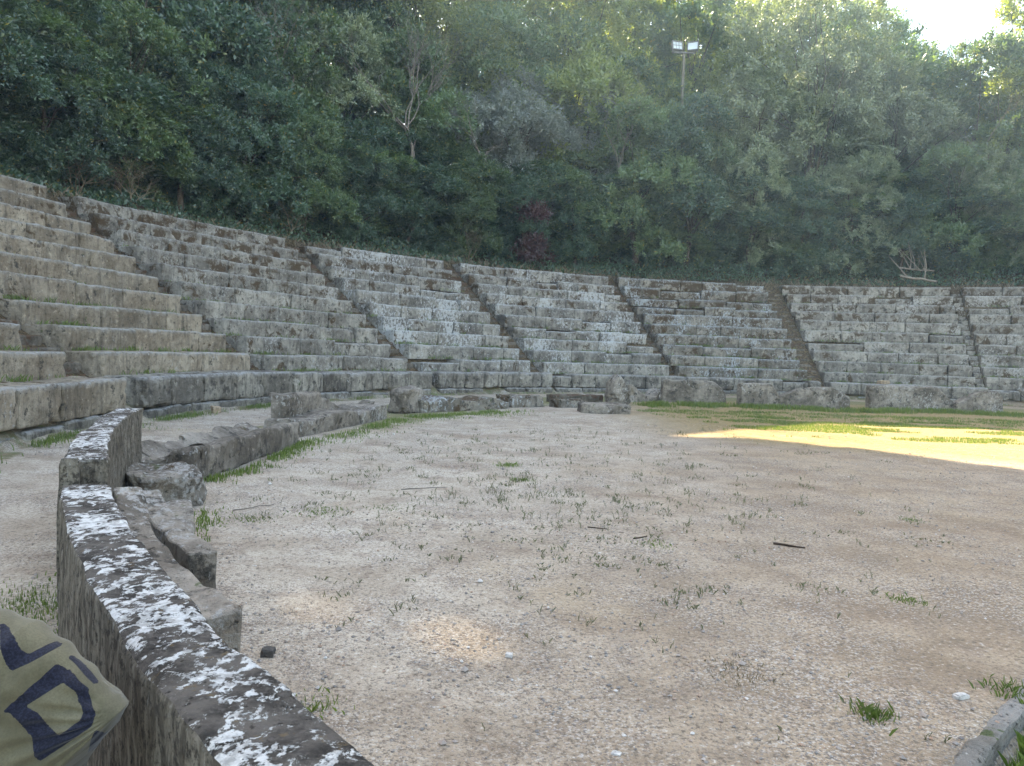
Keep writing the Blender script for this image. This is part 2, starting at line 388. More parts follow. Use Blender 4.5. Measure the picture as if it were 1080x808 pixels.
WEDGES = [  # theta0, theta1 of upper rows, podium end, dz, material, wear, label
    (-111, -90.2, -88.9, .03, 'warm', .03, 'wedge of tan stone seat rows at the far left edge, nearest the low wall'),
    (-87.05, -72.2, -70.3, .046, 'warm', .04, 'warm brown seating wedge behind the parapet end, left of the first long stairway'),
    (-70.05, -52.7, -51.7, .019, 'grey', .08, 'grey mossy seating wedge between the two long stairways at left'),
    (-50.63, -35.9, -34.4, .016, 'white', .12, 'seating wedge whose seat fronts carry the brightest bluish white lichen'),
    (-34.0, -16.5, -15.2, -.006, 'white', .16, 'seating wedge in the middle, white streaked and with one crumbled row'),
    (-15.28, 1.65, 2.6, -.018, 'mossy', .10, 'brown mossy seating wedge right of centre behind the small upright boulder'),
    (3.7, 21.0, 22.0, -.05, 'grey', .05, 'even grey seating wedge on the right with long unbroken rows'),
    (22.12, 40, 40, -.05, 'grey', .10, 'seating wedge cut off by the right edge of the picture, past the collapsed stair')]

for wi, (t0, t1, pe, wz, mt, wear, lab) in enumerate(WEDGES):
    t = thing('seating_wedge', lab, 'stone seating', (CX+R0*math.sin(R_((t0+t1)/2)), CY+R0*math.cos(R_((t0+t1)/2)), 0), 'wedges of stone seats around the orchestra')
    near = wi < 2; cell = .055 if near else .08
    parts = []
    p0 = row_mesh('plinth_course', R_(t0), R_(pe)-.001, R0-.02, .6, -.1, .19, M['podium'], .7, 1.3, cell, .07, .15, .02, .035)
    parts.append(('plinth_course', p0, 'low base course below the front seat row'))
    p1 = row_mesh('front_seat_row', R_(t0), R_(pe)-.001, R0+DR[0]+.0, TW+.22, .195, H1+DZ[0]+wz, M['warm' if wi == 0 else 'podium'], .7, 1.15, cell, .08, .10 if wi else 0, .018, .04, .009)
    parts.append(('front_seat_row', p1, 'taller front row of upright blocks'))
    for i in range(1, NROW):
        w = wear; a, b = R_(t0), R_(t1)
        if wi == 4 and i == 4: w = .85
        if wi == 5 and i in (7, 8): w = .5
        if wi == 7: w = .35 if i in (1, 2, 3) else .1
        me = row_mesh('seat_row', a, b, R0+TW*i+DR[i], TW+.16, H1+H*(i-1)+DZ[i-1]+wz-.05, H1+H*i+DZ[i]+wz, M[mt], 1.0, 2.3, cell if i < 6 or near else .1, .05, w)
        parts.append(('seat_row', me, None))
    for nme, me, lb in parts:
        o = obj(nme, me, t); o.matrix_parent_inverse = Matrix.Translation(-t.location)
        if lb: o['label'] = lb

STAIRS = [(-90.1, -87.15, 'worn stairway between the two tan wedges at far left'), (-72.1, -70.15, 'stairway with fallen leaves running up behind the parapet end, between tan and grey seats'),
          (-52.6, -50.73, 'narrow littered stairway just left of the brightest white seat rows'), (-35.8, -34.1, 'thin stairway just right of the brightest white seat rows'),
          (-16.4, -15.38, 'reddish littered stairway behind the small upright boulder'), (1.75, 3.6, 'reddish brown stairway left of the even grey wedge'),
          (21.08, 22.05, 'collapsed grey stairway near the right edge')]
for si, (a, b, lab) in enumerate(STAIRS):
    t = thing('stairway', lab, 'stairs', (CX+(R0+TW)*math.sin(R_((a+b)/2)), CY+(R0+TW)*math.cos(R_((a+b)/2)), H1), 'radial stairways between the seating wedges')
    wz = WEDGES[si+1][3]
    for k in range(20):
        r = R0+TW*1.1+.34*k; z = H1+wz+.22*k+.03+random.uniform(-.02, .015)
        A = Acc(); th0 = R_(a)+.0004; th1 = R_(b)-.0004; L = (th1-th0)*r; nb = 1 if L < .75 else random.choice((1, 2)); s = 0
        for q in range(nb):
            sd[0] += 1
            P, Q = stone(L/nb-.006, .52, .30, .03, .09, .016, .12 if si == 6 else .08, sd[0]); A.add(cyl(P, th0+s/r, r+random.uniform(-.02, .03), z-.30+(.13 if si == 6 else 0), r), Q); s += L/nb
        o = obj('step', A.mesh('step', M['grey' if si == 6 else 'step']), t); o.matrix_parent_inverse = Matrix.Translation(-t.location)

# ---------------------------------------------------------------- parapet ring, benches and loose stones
def ring_block(name, lab, cat, ta, tb, r0, D, z0, z1, mat, cell=.04, chip=.08, amp=.015, rad=.03, prof=None, group=None, freq=3, parent=None):
    sd[0] += 1; rr = r0+D/2
    P, Q = stone((tb-ta)*rr, D, z1-z0, rad, cell, amp, chip, sd[0], prof, freq)
    V = cyl(P, ta, r0, z0, rr); c = V.mean(0); c[2] = V[:, 2].min()
    o = obj(name, mk(name, V-c, Q, mat, False), parent, None if parent else c)
    if parent: o.location = Vector(c)-parent.location
    else: tag(o, lab, cat, group)
    return o
def th_of(p): return math.atan2(p[0]-CX, p[1]-CY)
RO, RI = 15.60-.02, 15.39-.02
RO = math.hypot(CX, CY)*math.sin(R_(75.9)); RI = RO-.205
def tdeg(x, y): return math.degrees(math.atan2(x-CX, y-CY))
# near slabs: from behind the camera up to the joint
tj = th_of((-2.02, 3.52)); tend = th_of((-3.25, 6.75)); tstart = th_of((1.5, -.75)); tm = th_of((-.62, 1.25))
pw = thing('parapet_wall', 'near curved parapet wall with dark top blotched white by lichen', 'wall', (-1.5, 2.6, 0), 'curved parapet slabs')
ring_block('slab', None, None, tstart, tj, RI, .205, -.1, .612, M['wall'], .02, .03, .009, .013, None, None, 7, pw)
pw2 = thing('parapet_wall', 'taller parapet slab standing just beyond the near wall, pale on its inner face', 'wall', (-2.7, 5.1, 0), 'curved parapet slabs')
tk = tj+.006; te = tend; mid_ = tk+.0035
ring_block('slab', None, None, mid_+.002, te, RI+.0, .20, -.1, .70, M['wall'], .03, .06, .008, .016, None, None, 6, pw2)
ring_block('end_post', None, None, tk-.001, mid_-.0005, RI+.13, .09, -.1, .72, M['wall'], .03, .05, .006, .014, None, None, 6, pw2)

def slab_between(name, lab, cat, p, q, thick, z1, mat, prof=None, cell=.03, chip=.08, amp=.015, group=None, side=1, rad=.03, z0=-.05, freq=3.5):
    """straight stone slab from ground point p to q, thickness to the left(+)/right(-) of p->q"""
    p = np.array(p[:2]); q = np.array(q[:2]); d = q-p; L = np.linalg.norm(d); d /= L; n = np.array([-d[1], d[0]])*side
    sd[0] += 1
    P, Q = stone(L, thick, z1-z0, rad, cell, amp, chip, sd[0], prof, freq)
    V = np.stack([p[0]+d[0]*P[:, 0]+n[0]*P[:, 1], p[1]+d[1]*P[:, 0]+n[1]*P[:, 1], z0+P[:, 2]], 1)
    if side < 0: Q = Q[:, ::-1]
    c = V.mean(0); c[2] = V[:, 2].min()
    o = obj(name, mk(name, V-c, Q, mat, False), None, c); return tag(o, lab, cat, group)
G1 = 'broken stones of the front bench ring'
M['crust'] = M['wall']
# swooping back-rest fragments that lean against the inside of the near wall
def cyl_arm(lab, ta, tb, rfun, thick, zf, mat, zb=-.05):
    n = 46; A = Acc(); sd[0] += 1
    P, Q = stone(1.0, thick, 1.0, .02, .025, .0, .0, sd[0])
    s = P[:, 0]; r = np.array([rfun(k) for k in s])-P[:, 1]; th = ta+(tb-ta)*s; zt = np.array([zf(k) for k in s])
    V = np.stack([CX+r*np.sin(th), CY+r*np.cos(th), zb+P[:, 2]*(zt-zb)], 1)
    V += .012*np.stack([fbm(V*5, 3+k+sd[0], 3) for k in range(3)], 1)
    V[:, 2] += .02*fbm(V*9, 33, 2)*(P[:, 2] > .9)
    c = V.mean(0); c[2] = V[:, 2].min(); return tag(obj('bench_fragment', mk('bench_fragment', V-c, Q, mat, False), None, c), lab, 'stone bench piece', 'curved bench fragments')
cyl_arm('dark swooping stone back piece pressed against the inside of the near parapet', tj-.004, th_of((-.80, 2.50)), lambda s: RI-.008-.21*max(0, s-.35)**1.3, .135,
        lambda s: .605-.115*(1-math.exp(-7*s))-.075*s, M['rock'])
cyl_arm('short pitted back piece lying behind the swooping one, on its orchestra side', th_of((-2.08, 4.12)), th_of((-1.36, 3.41)), lambda s: RI-.13-.17*s, .13,
        lambda s: .47-.09*(1-math.exp(-4*s))-.05*s, M['rock'])
# rest of the ring, placed on the ground
slab_between('seat_slab', 'flat dark seat slab with squared corner beside the near parapet', 'stone slab', (-2.42, 4.72), (-1.98, 3.72), .36, .27, M['rock'], lambda a, b: 1-.08*a, .03, .05, .01, G1, 1, .02)
def boulder(name, lab, cat, c, dims, rot, mat, seed, cell=.05, amp=.07, group=G1, sink=.06, freq=2.2):
    P, Q = stone(*dims, min(dims)*.14, cell, amp, min(.2, min(dims)*.5), seed, None, freq); P = P-np.array([dims[0]/2, dims[1]/2, sink])
    P += min(.03, min(dims)*.09)*np.stack([fbm(P*3.3/min(dims), 7+k+seed, 3) for k in range(3)], 1)
    ca, sa = math.cos(rot), math.sin(rot); P = np.stack([P[:, 0]*ca-P[:, 1]*sa, P[:, 0]*sa+P[:, 1]*ca, P[:, 2]], 1)
    return tag(obj(name, mk(name, P, Q, mat, False), None, (c[0], c[1], 0)), lab, cat, group)
boulder('boulder', 'lumpy brown boulder wedged between parapet end and long bench stone', 'boulder', (-2.82, 5.95), (.50, .62, .32), .6, M['rock'], 501, .035)
# long rough bench stone (175..315, 445..510)
p, q = gp(205, 510), gp(316, 468); slab_between('bench_stone', 'long rough bench stone, hollowed on top, lying past the parapet end', 'stone bench piece', p, q,   .72, .33, M['rock'],
        lambda a, b: 1.0-.30*np.exp(-((b-.55)/.28)**2)-.10*a+.05*np.sin(a*23+b*5), .03, .28, .03, G1, 1, .035)
p, q = gp(318, 462), gp(409, 441); slab_between('bench_stone', 'low bench seat stone with grass along its front, left of centre', 'stone bench piece', p, q, .6, .27, M['rock'], lambda a, b: 1-.12*a-.1*np.sin(a*12), .05, .12, .03, G1, 1, .03)
p, q = gp(303, 460)+np.array([-.1, .25, 0]), gp(395, 437)+np.array([-.1, .62, 0]); slab_between('bench_fragment', 'broken upright bench back, tallest at its left end, behind the low grass fringed seat', 'stone bench piece', p, q, .28, .60, M['rock'],
        lambda a, b: np.where(a < .32, 1-.15*a, .78-.38*np.clip((a-.32)/.3, 0, 1)+.06*np.sin(a*20)), .05, .12, .03, 'curved bench fragments', 1, .05)
p, q = gp(424, 437), gp(448, 435); slab_between('boulder', 'small upright dark stone standing at the left end of the long low bench remains', 'boulder', p, q, .4, .60, M['rock'], lambda a, b: .8+.2*a, .06, .2, .05, G1, 1, .09)
p, q = gp(444, 436), gp(537, 431); slab_between('bench_stone', 'low flat bench remains with bright grass along the front, below the white wedge', 'stone bench piece', p, q, .8, .30, M['mossy'], lambda a, b: 1-.15*np.sin(a*14)-.25*a, .07, .15, .03, G1, 1, .03)
p, q = gp(540, 430), gp(576, 429); slab_between('loose_slab', 'knobbly loose block, leftmost of the low stones in the middle distance', 'loose stone', p, q, .6, .27, M['mossy'], None, .06, .2, .05, G1, 1, .04)
p, q = gp(588, 430), gp(620, 430); slab_between('loose_slab', 'small worn block just behind and left of the round flat slab', 'loose stone', p, q, .5, .19, M['mossy'], None, .06, .2, .04, G1, 1, .035)
p, q = gp(585, 424.5), gp(636, 424.5); slab_between('loose_slab', 'reddish brown low stone farthest back between small upright boulder and loose blocks', 'loose stone', p, q, .5, .20, M['step'], None, .07, .2, .04, G1, 1, .035)
p = gp(638, 436); boulder('flat_slab', 'speckled flat oval slab lying alone on the gravel in the middle distance', 'loose stone', (p[0], p[1]+.25), (1.12, .7, .27), .03, M['rock'], 611, .05, .035)
p, q = gp(647, 427), gp(666, 427); slab_between('upright_boulder', 'pointed upright grey boulder standing at the left end of the far bench backs', 'boulder', p, q, .5, .82, M['rock'], lambda a, b: 1-.45*np.abs(a-.35)*2*.8, .07, .2, .07, G1, 1, .12)
p, q = gp(666, 424), gp(698, 423); slab_between('bench_fragment', 'low broken bench back dipping right of the pointed boulder', 'stone bench piece', p, q, .5, .62, M['rock'], lambda a, b: .9-.62*np.sin(np.clip(a*1.35, 0, 1)*1.57)+np.where(a > .8, (a-.8)*2, 0), .07, .12, .03, 'curved bench fragments', 1, .06)
p, q = gp(698, 424), gp(766, 426.5); slab_between('bench_fragment', 'wide bench back panel of two joined slabs, left of the reddish stair foot', 'stone bench piece', p, q, .36, .68, M['rock'], lambda a, b: np.where(a < .82, 1.0, 1-2.6*(a-.82)), .07, .08, .025, 'curved bench fragments', 1, .04)
p, q = gp(781, 428), gp(822, 429); slab_between('bench_fragment', 'squarish bench back panel with straight left edge, below the mossy wedge', 'stone bench piece', p, q, .34, .68, M['rock'], lambda a, b: np.where(a < .8, 1.0, 1-2.4*(a-.8)), .07, .1, .025, 'curved bench fragments', 1, .04)
p, q = gp(822, 429), gp(897, 431.5); slab_between('bench_fragment', 'broken bench back with notched sloping top, left of the dark gap', 'stone bench piece', p, q, .34, .62, M['rock'], lambda a, b: np.where(a < .34, .55+1.3*a, np.where(a < .42, .92, np.where(a < .75, 1.0, 1-1.6*(a-.75)))), .07, .12, .03, 'curved bench fragments', 1, .05)
p, q = gp(917, 431), gp(1008, 434); slab_between('bench_fragment', 'longest bench back panel at right, straight topped, right of the dark gap', 'stone bench piece', p, q, .34, .72, M['rock'], lambda a, b: np.where(a < .78, 1.0, 1-2.9*np.clip(a-.78, 0, .2)), .07, .06, .02, 'curved bench fragments', 1, .04)
p, q = gp(1009, 434.5), gp(1058, 436); slab_between('bench_fragment', 'humped bench back remnant, last one before the right edge', 'stone bench piece', p, q, .34, .66, M['rock'], lambda a, b: .45+.55*np.sin(np.clip(a*1.3, 0, 1)*1.57)-np.where(a > .85, (a-.85)*1.5, 0), .07, .1, .03, 'curved bench fragments', 1, .05)
# kerb at lower right
p = KA-KD*.6; q = KA+KD*2.6; slab_between('stone_kerb', 'white speckled kerb stone above the grassy hollow at lower right', 'kerb', p-KN*.085, q-KN*.085, .085, .008, M['kerb'], None, .015, .05, .012, None, -1, .02, -.3, 7)
# small single stones
def chunk(c, dims, lab, seed, mat):
    o = boulder('small_stone', lab, 'stone', c, dims, random.random()*3, mat, seed, min(dims)/5, min(dims)*.10, 'single stones on the ground', .01, 2.2/max(dims)); return o
M['chalk'] = simple('chalky_stone', (.48, .46, .43), .9, 30, .3)
M['tan'] = simple('tan_stone', (.34, .26, .18), .9, 20, .3); M['darkstone'] = simple('dark_stone', (.07, .065, .06), .9, 20, .3)
p = gp(1013, 737); chunk(p, (.065, .035, .03), 'chalk white stone lying before the kerb at lower right', 701, M['chalk'])
p = gp(545-8, 690); chunk(p, (.03, .025, .015), 'tiny pale stone on bare gravel below the centre', 702, M['chalk'])
p = gp(283, 690); chunk(p, (.05, .045, .035), 'dark pebble lying beside the end of the swooping bench back', 703, M['darkstone'])
p = gp(650, 795); chunk(p, (.03, .025, .015), 'small pale grey stone at the bottom edge of the gravel', 704, M['chalk'])
def at_ring(u, rr, z):
    x, y = ringpt(u, rr); return (x, y, z)
x, y, z = at_ring(932, R0+.35, H1+.0); o = chunk((x, y), (.42, .3, .16), 'rounded tan stone resting on the front seat row above the longest bench back', 705, M['tan']); o.location.z = H1-.01
x, y, z = at_ring(229, R0-.25, 0); chunk((x, y), (.2, .16, .14), 'pale fist sized stone in the gap of the front row, behind the parapet', 706, M['tan'])

# ---------------------------------------------------------------- fallen twigs
def tube(A, pts, rads, n=5):
    pts = [Vector(p) for p in pts]; V = []; Q = []
    up = Vector((0, 0, 1))
    for i, p in enumerate(pts):
        d = (pts[min(i+1, len(pts)-1)]-pts[max(i-1, 0)]).normalized()
        a = d.cross(up if abs(d.z) < .9 else Vector((1, 0, 0))).normalized(); b = d.cross(a)
        for k in range(n):
            t = 2*math.pi*k/n; V.append(p+(a*math.cos(t)+b*math.sin(t))*rads[i])
    for i in range(len(pts)-1):
        for k in range(n): Q.append((i*n+k, i*n+(k+1) % n, (i+1)*n+(k+1) % n, (i+1)*n+k))
    Q.append((0, 1, 2, 2)) if False else None
    A.add(np.array([tuple(v) for v in V]), np.array(Q))
def twig(name, lab, a, b, r, mat, z=.012, wob=.03, cat='twig', group='twigs lying on the gravel'):
    a = Vector(a); b = Vector(b); L = (b-a).length; pts = [a.lerp(b, t)+Vector((random.uniform(-1, 1), random.uniform(-1, 1), random.uniform(0, .3)))*wob*L for t in np.linspace(0, 1, 7)]
    A = Acc(); c = (a+b)/2; c.z = 0; tube(A, [p-c for p in pts], np.linspace(r, r*.5, 7))
    return tag(obj(name, A.mesh(name, mat, True), None, c), lab, cat, group)
def g3(u, v, z=.012): p = gp(u, v, z); return (p[0], p[1], z)
twig('twig', 'straight dark stick on the brown soil right of centre', g3(816, 573), g3(850, 578), .010, M['twig'], wob=.015)
twig('twig', 'short dark twig on the gravel just left of the straight stick', g3(668, 568), g3(682, 566), .007, M['twig'])
twig('twig', 'long thin grey stick on gravel before the low grass fringed seat', g3(424, 516), g3(472, 514), .006, M['palebark'])
twig('twig', 'bent pale twig on the grass beside the flat dark seat slab', g3(246, 538), g3(290, 532), .006, M['palebark'], wob=.06)
twig('twig', 'thin brown twig among weeds at mid distance', g3(620, 556), g3(640, 558), .005, M['twig'])

# ---------------------------------------------------------------- loose gravel (stuff)
def pebbles():
    T = np.array([(1, 0, 0), (-1, 0, 0), (0, 1, 0), (0, -1, 0), (0, 0, 1), (0, 0, -1)], float)
    FQ = np.array([(0, 2, 4), (2, 1, 4), (1, 3, 4), (3, 0, 4), (2, 0, 5), (1, 2, 5), (3, 1, 5), (0, 3, 5)])
    N = 42000; r = 2.0+rng.random(N)**1.5*14; az = np.radians(rng.uniform(-33, 36, N))
    x = r*np.sin(az); y = r*np.cos(az); rc = np.hypot(x-CX, y-CY)
    d = fbm(np.stack([x, y, 0*x], 1)*.9, 61, 3); k = (rc < 17.1) & (np.abs(rc-RO+.1) > .15) & (rng.random(N) < np.clip(.5+d*1.4, .08, 1)); x, y, r = x[k], y[k], r[k]; N = len(x)
    s = .0022+.009*rng.random(N)**5+r*.0003; s = s*np.where(rng.random(N) < .006, 2.2, 1)
    V = T[None]*s[:, None, None]*rng.uniform(.6, 1.2, (N, 6, 1)); V[:, :, 2] *= .65
    a = rng.random(N)*6.28; ca, sa = np.cos(a)[:, None], np.sin(a)[:, None]
    V = np.stack([V[..., 0]*ca-V[..., 1]*sa, V[..., 0]*sa+V[..., 1]*ca, V[..., 2]], -1)
    V[..., 0] += x[:, None]; V[..., 1] += y[:, None]; V[..., 2] += (terrain(x, y)+s*.3)[:, None]
    Q = FQ[None]+(np.arange(N)*6)[:, None, None]
    return mk('gravel', V.reshape(-1, 3), Q.reshape(-1, 3), M['pebble'])
tag(obj('gravel', pebbles()), 'loose pebbles and grit scattered over the orchestra floor', 'gravel', None, 'stuff')

# ---------------------------------------------------------------- grass and weeds
def blades(x, y, z, h, w, lean=.5):
    N = len(x); a = rng.random(N)*6.28; dx, dy = np.cos(a), np.sin(a); L = h*lean*rng.random(N)
    b = rng.random(N)*6.28; lx, ly = np.cos(b)*L, np.sin(b)*L
    V = np.empty((N, 4, 3)); w = w*.5
    V[:, 0] = np.stack([x-dx*w, y-dy*w, z-.01], 1); V[:, 1] = np.stack([x+dx*w, y+dy*w, z-.01], 1)
    V[:, 2] = np.stack([x+lx*.4+dx*w*.6, y+ly*.4+dy*w*.6, z+h*.6], 1); V[:, 3] = np.stack([x+lx, y+ly, z+h], 1)
    return V.reshape(-1, 3), (np.arange(N)*4)[:, None]+np.array([[0, 1, 2, 3]])
def grass_along(pix, width, dens, h, off=0.0):
    """blades scattered in a band to the viewer side of a pixel polyline on the ground"""
    P = [gp(*p)[:2] for p in pix]; X = []; Y = []; Hh = []
    for a, b in zip(P[:-1], P[1:]):
        L = np.linalg.norm(b-a); n = int(L*width*dens); t = rng.random(n); s = np.abs(rng.normal(0, 1, n))*width*.5
        d = (b-a)/L; nn = np.array([d[1], -d[0]]); s = s+off
        X.append(a[0]+(b-a)[0]*t+nn[0]*s); Y.append(a[1]+(b-a)[1]*t+nn[1]*s); Hh.append(h*rng.uniform(.4, 1.2, n)*np.clip(1.2-s/width*.5, .35, 1))
    x, y, hh = map(np.concatenate, (X, Y, Hh)); cl = fbm(np.stack([x, y, 0*x], 1)*2.2, 77, 3); k = cl+rng.normal(0, .12, len(x)) > -.12
    return x[k], y[k], hh[k]
A = Acc()
def addb(x, y, hh, w, z=None, lean=.5):
    V, Q = blades(x, y, terrain(x, y) if z is None else z, hh, w, lean); A.add(V, Q)
for pix, wd, dn, h in [([(207, 508), (262, 494), (320, 466)], .32, 1500, .06), ([(320, 466), (372, 455), (412, 442)], .55, 900, .06),
                       ([(425, 440), (480, 437), (540, 432)], .9, 900, .07), ([(664, 428), (700, 427), (770, 429), (900, 434), (960, 433), (1060, 438), (1120, 441)], .9, 1300, .14),
                       ([(664, 432), (780, 434), (900, 438), (1120, 446)], 2.2, 520, .055), ([(208, 560), (216, 530), (222, 575)], .18, 1200, .035)]:
    x, y, hh = grass_along(pix, wd, dn, h); addb(x, y, hh, .012)
# foot of the front row, left part
for ta, tb, dn in [(-108, -89, 900), (-87, -70, 1100), (-70, -52, 600), (-52, 38, 200)]:
    n = int((R_(tb)-R_(ta))*R0*.35*dn); th = np.radians(rng.uniform(ta, tb, n)); r = R0-.06-np.abs(rng.normal(0, .16, n)); x = CX+r*np.sin(th); y = CY+r*np.cos(th)
    k = fbm(np.stack([x, y, 0*x], 1)*1.4, 55, 3)+rng.normal(0, .1, n) > .02; x, y = x[k], y[k]; addb(x, y, rng.uniform(.03, .10, len(x)), .009)
# patch left of the near wall and the hollow at lower right
for (u, v), rad, n, h in [((38, 640), .20, 900, .032), ((20, 655), .2, 600, .03), ((140, 452), .3, 200, .05)]:
    p = gp(u, v); x = p[0]+rng.normal(0, rad, n); y = p[1]+rng.normal(0, rad, n); addb(x, y, rng.uniform(.3, 1, n)*h, .007)
n = 14000; a_ = rng.uniform(-.4, 3.5, n); n_ = rng.uniform(.03, 1.0, n); x = KA[0]+KD[0]*a_+KN[0]*n_; y = KA[1]+KD[1]*a_+KN[1]*n_
addb(x, y, rng.uniform(.03, .09, n), .008, terrain(x, y), .9)
# thin turf in the sunny strip
n = 90000; x = rng.uniform(4, 18, n); y = rng.uniform(13, 18, n); k = fbm(np.stack([x, y*2, 0*x], 1)*.8, 21, 3) > .12; addb(x[k], y[k], rng.uniform(.02, .05, k.sum()), .012)
tag(obj('grass', A.mesh('grass', M['grass'])), 'short green grass along the ring stones and seat foot', 'grass', None, 'stuff')
# grass on ledges
A = Acc()
for wi, (t0, t1, pe, wz, mt, wear, lab) in enumerate(WEDGES):
    for i in range(0, NROW-1):
        nt = int((t1-t0)*random.uniform(.25, 1.2)*(1.2 if i < 5 else .6))
        for _ in range(nt):
            th = R_(random.uniform(t0, t1)); r = R0+TW*(i+1)+DR[i+1]-.04; n = random.randint(8, 36); tt = th+rng.normal(0, random.uniform(.06, .25), n)/r; rr = r-np.abs(rng.normal(0, .035, n))
            V, Q = blades(CX+rr*np.sin(tt), CY+rr*np.cos(tt), np.full(n, H1+H*i+DZ[i]+wz-.01), rng.uniform(.03, random.uniform(.07, .14), n), .011, .8); A.add(V, Q)
tag(obj('ledge_grass', A.mesh('ledge_grass', M['grass'])), 'small green weeds rooted in the joints of the seat rows', 'weeds', None, 'stuff')
# dark wiry weeds over the floor
A = Acc(); B = []
N = 620; k_ = 0
while k_ < N:
    u = random.gauss(590, 170); v = 440+abs(random.gauss(0, 1))*80+12
    if random.random() < .15: u = random.uniform(330, 1000); v = random.uniform(470, 790)
    if not (230 < u < 1060 and v < 790): continue
    p = gp(u, v); 
    if polar(*p[:2])[0] > 14.3: continue
    if v > 640 and random.random() < .65: continue
    k_ += 1; h = random.uniform(.015, .07)*(1.1 if v < 560 else .6); n = random.randint(1, 3)
    for s in range(n):
        x, y = p[0]+random.gauss(0, .03), p[1]+random.gauss(0, .03); lx, ly = random.gauss(0, .35)*h, random.gauss(0, .35)*h
        tube(A, [(x, y, 0), (x+lx*.4, y+ly*.4, h*.6), (x+lx, y+ly, h)], [.0016, .0014, .0008], 3); 
        m = random.randint(1, 5); t = rng.random(m)
        V, Q = blades(x+lx*t, y+ly*t, h*t, np.full(m, .013), .0045, 2.0); A.add(V, Q)
    if random.random() < .25:
        m = 14; V, Q = blades(p[0]+rng.normal(0, .05, m), p[1]+rng.normal(0, .05, m), np.zeros(m), rng.uniform(.01, .03, m), .008, 1.5); A.add(V, Q)
tag(obj('weeds', A.mesh('weeds', M['weed'])), 'thin dark wiry weeds sprouting across the gravel floor', 'weeds', None, 'stuff')
# single tufts
for (u, v, rad, n, h, mt, lab) in [(919, 755, .035, 170, .05, 'grass', 'fresh green tuft on the gravel left of the kerb, nearest the bottom right'), (536, 492, .07, 160, .06, 'grass', 'larger green tuft on gravel, upper one of the pair near picture centre'),
        (549, 507, .06, 140, .05, 'grass', 'green tuft on gravel, lower one of the pair near picture centre'), (343, 541, .12, 260, .03, 'grass', 'low spreading green patch of the left group beside the bench stone'),
        (265, 548, .09, 200, .03, 'grass', 'yellowish green patch closest to the flat dark seat slab'), (955, 634, .05, 130, .035, 'grass', 'small round green tuft on brown soil at right'),
        (780, 708, .09, 260, .02, 'dry', 'dry brown matted tuft on gravel right of centre near the bottom'), (962, 549, .05, 90, .03, 'grass', 'tiny tuft on brown soil below the sunlit strip'),
        (692, 575, .07, 150, .025, 'grass', 'flat green tuft left of the straight dark stick'), (1072, 731, .06, 150, .05, 'grass', 'thin tuft at the right edge just above the kerb'),
        (408, 537, .10, 160, .025, 'grass', 'flat green patch right of the low spreading patch'), (335, 747, .05, 90, .035, 'grass', 'little tuft at the foot of the near parapet inner side')]:
    p = gp(u, v); x = rng.normal(0, rad, n); y = rng.normal(0, rad, n); V, Q = blades(x, y, np.full(n, tz(p[0], p[1])), rng.uniform(.25, .8, n)*h, .0045, 1.3)
    tag(obj('grass_tuft', mk('grass_tuft', V, Q, M[mt]), None, (p[0], p[1], 0)), lab, 'grass tuft', 'tufts on the gravel')
# leaf litter on stairs and upper ledges
A = Acc()
def flat_leaves(x, y, z, s):
    N = len(x); a = rng.random(N)*6.28; d = np.stack([np.cos(a), np.sin(a), rng.normal(0, .3, N)], 1)*s[:, None]; e = np.stack([-np.sin(a), np.cos(a), rng.normal(0, .3, N)], 1)*s[:, None]*.5
    c = np.stack([x, y, z], 1); V = np.stack([c-d, c-e, c+d, c+e], 1); return V.reshape(-1, 3), (np.arange(N)*4)[:, None]+np.array([[0, 1, 2, 3]])
for si, (a, b, lab) in enumerate(STAIRS):
    wz = WEDGES[si+1][3]; n = [20, 40, 50, 60, 60, 80, 15][si]
    for k in range(20):
        th = np.radians(rng.uniform(a, b, n)); r = R0+TW*1.1+.34*k+rng.uniform(.12, .34, n)
        V, Q = flat_leaves(CX+r*np.sin(th), CY+r*np.cos(th), np.full(n, H1+wz+.22*k+.045)+rng.random(n)*.015, rng.uniform(.015, .035, n)); A.add(V, Q)
n = 26000; th = np.radians(rng.uniform(-110, 38, n)); i = rng.integers(4, 11, n); r = R0+TW*i+rng.random(n)**.5*TW; x = CX+r*np.sin(th); y = CY+r*np.cos(th)
wzv = np.zeros(n)
k = (fbm(np.stack([x, y, 0*x], 1)*.8, 5, 3) > .12)
V, Q = flat_leaves(x[k], y[k], (H1+H*i+np.array(DZ)[i]+.015)[k], rng.uniform(.012, .03, k.sum())); A.add(V, Q)
tag(obj('leaf_litter', A.mesh('leaf_litter', M['litter'])), 'rusty dry leaves fallen on stairways and upper seats', 'leaf litter', None, 'stuff')

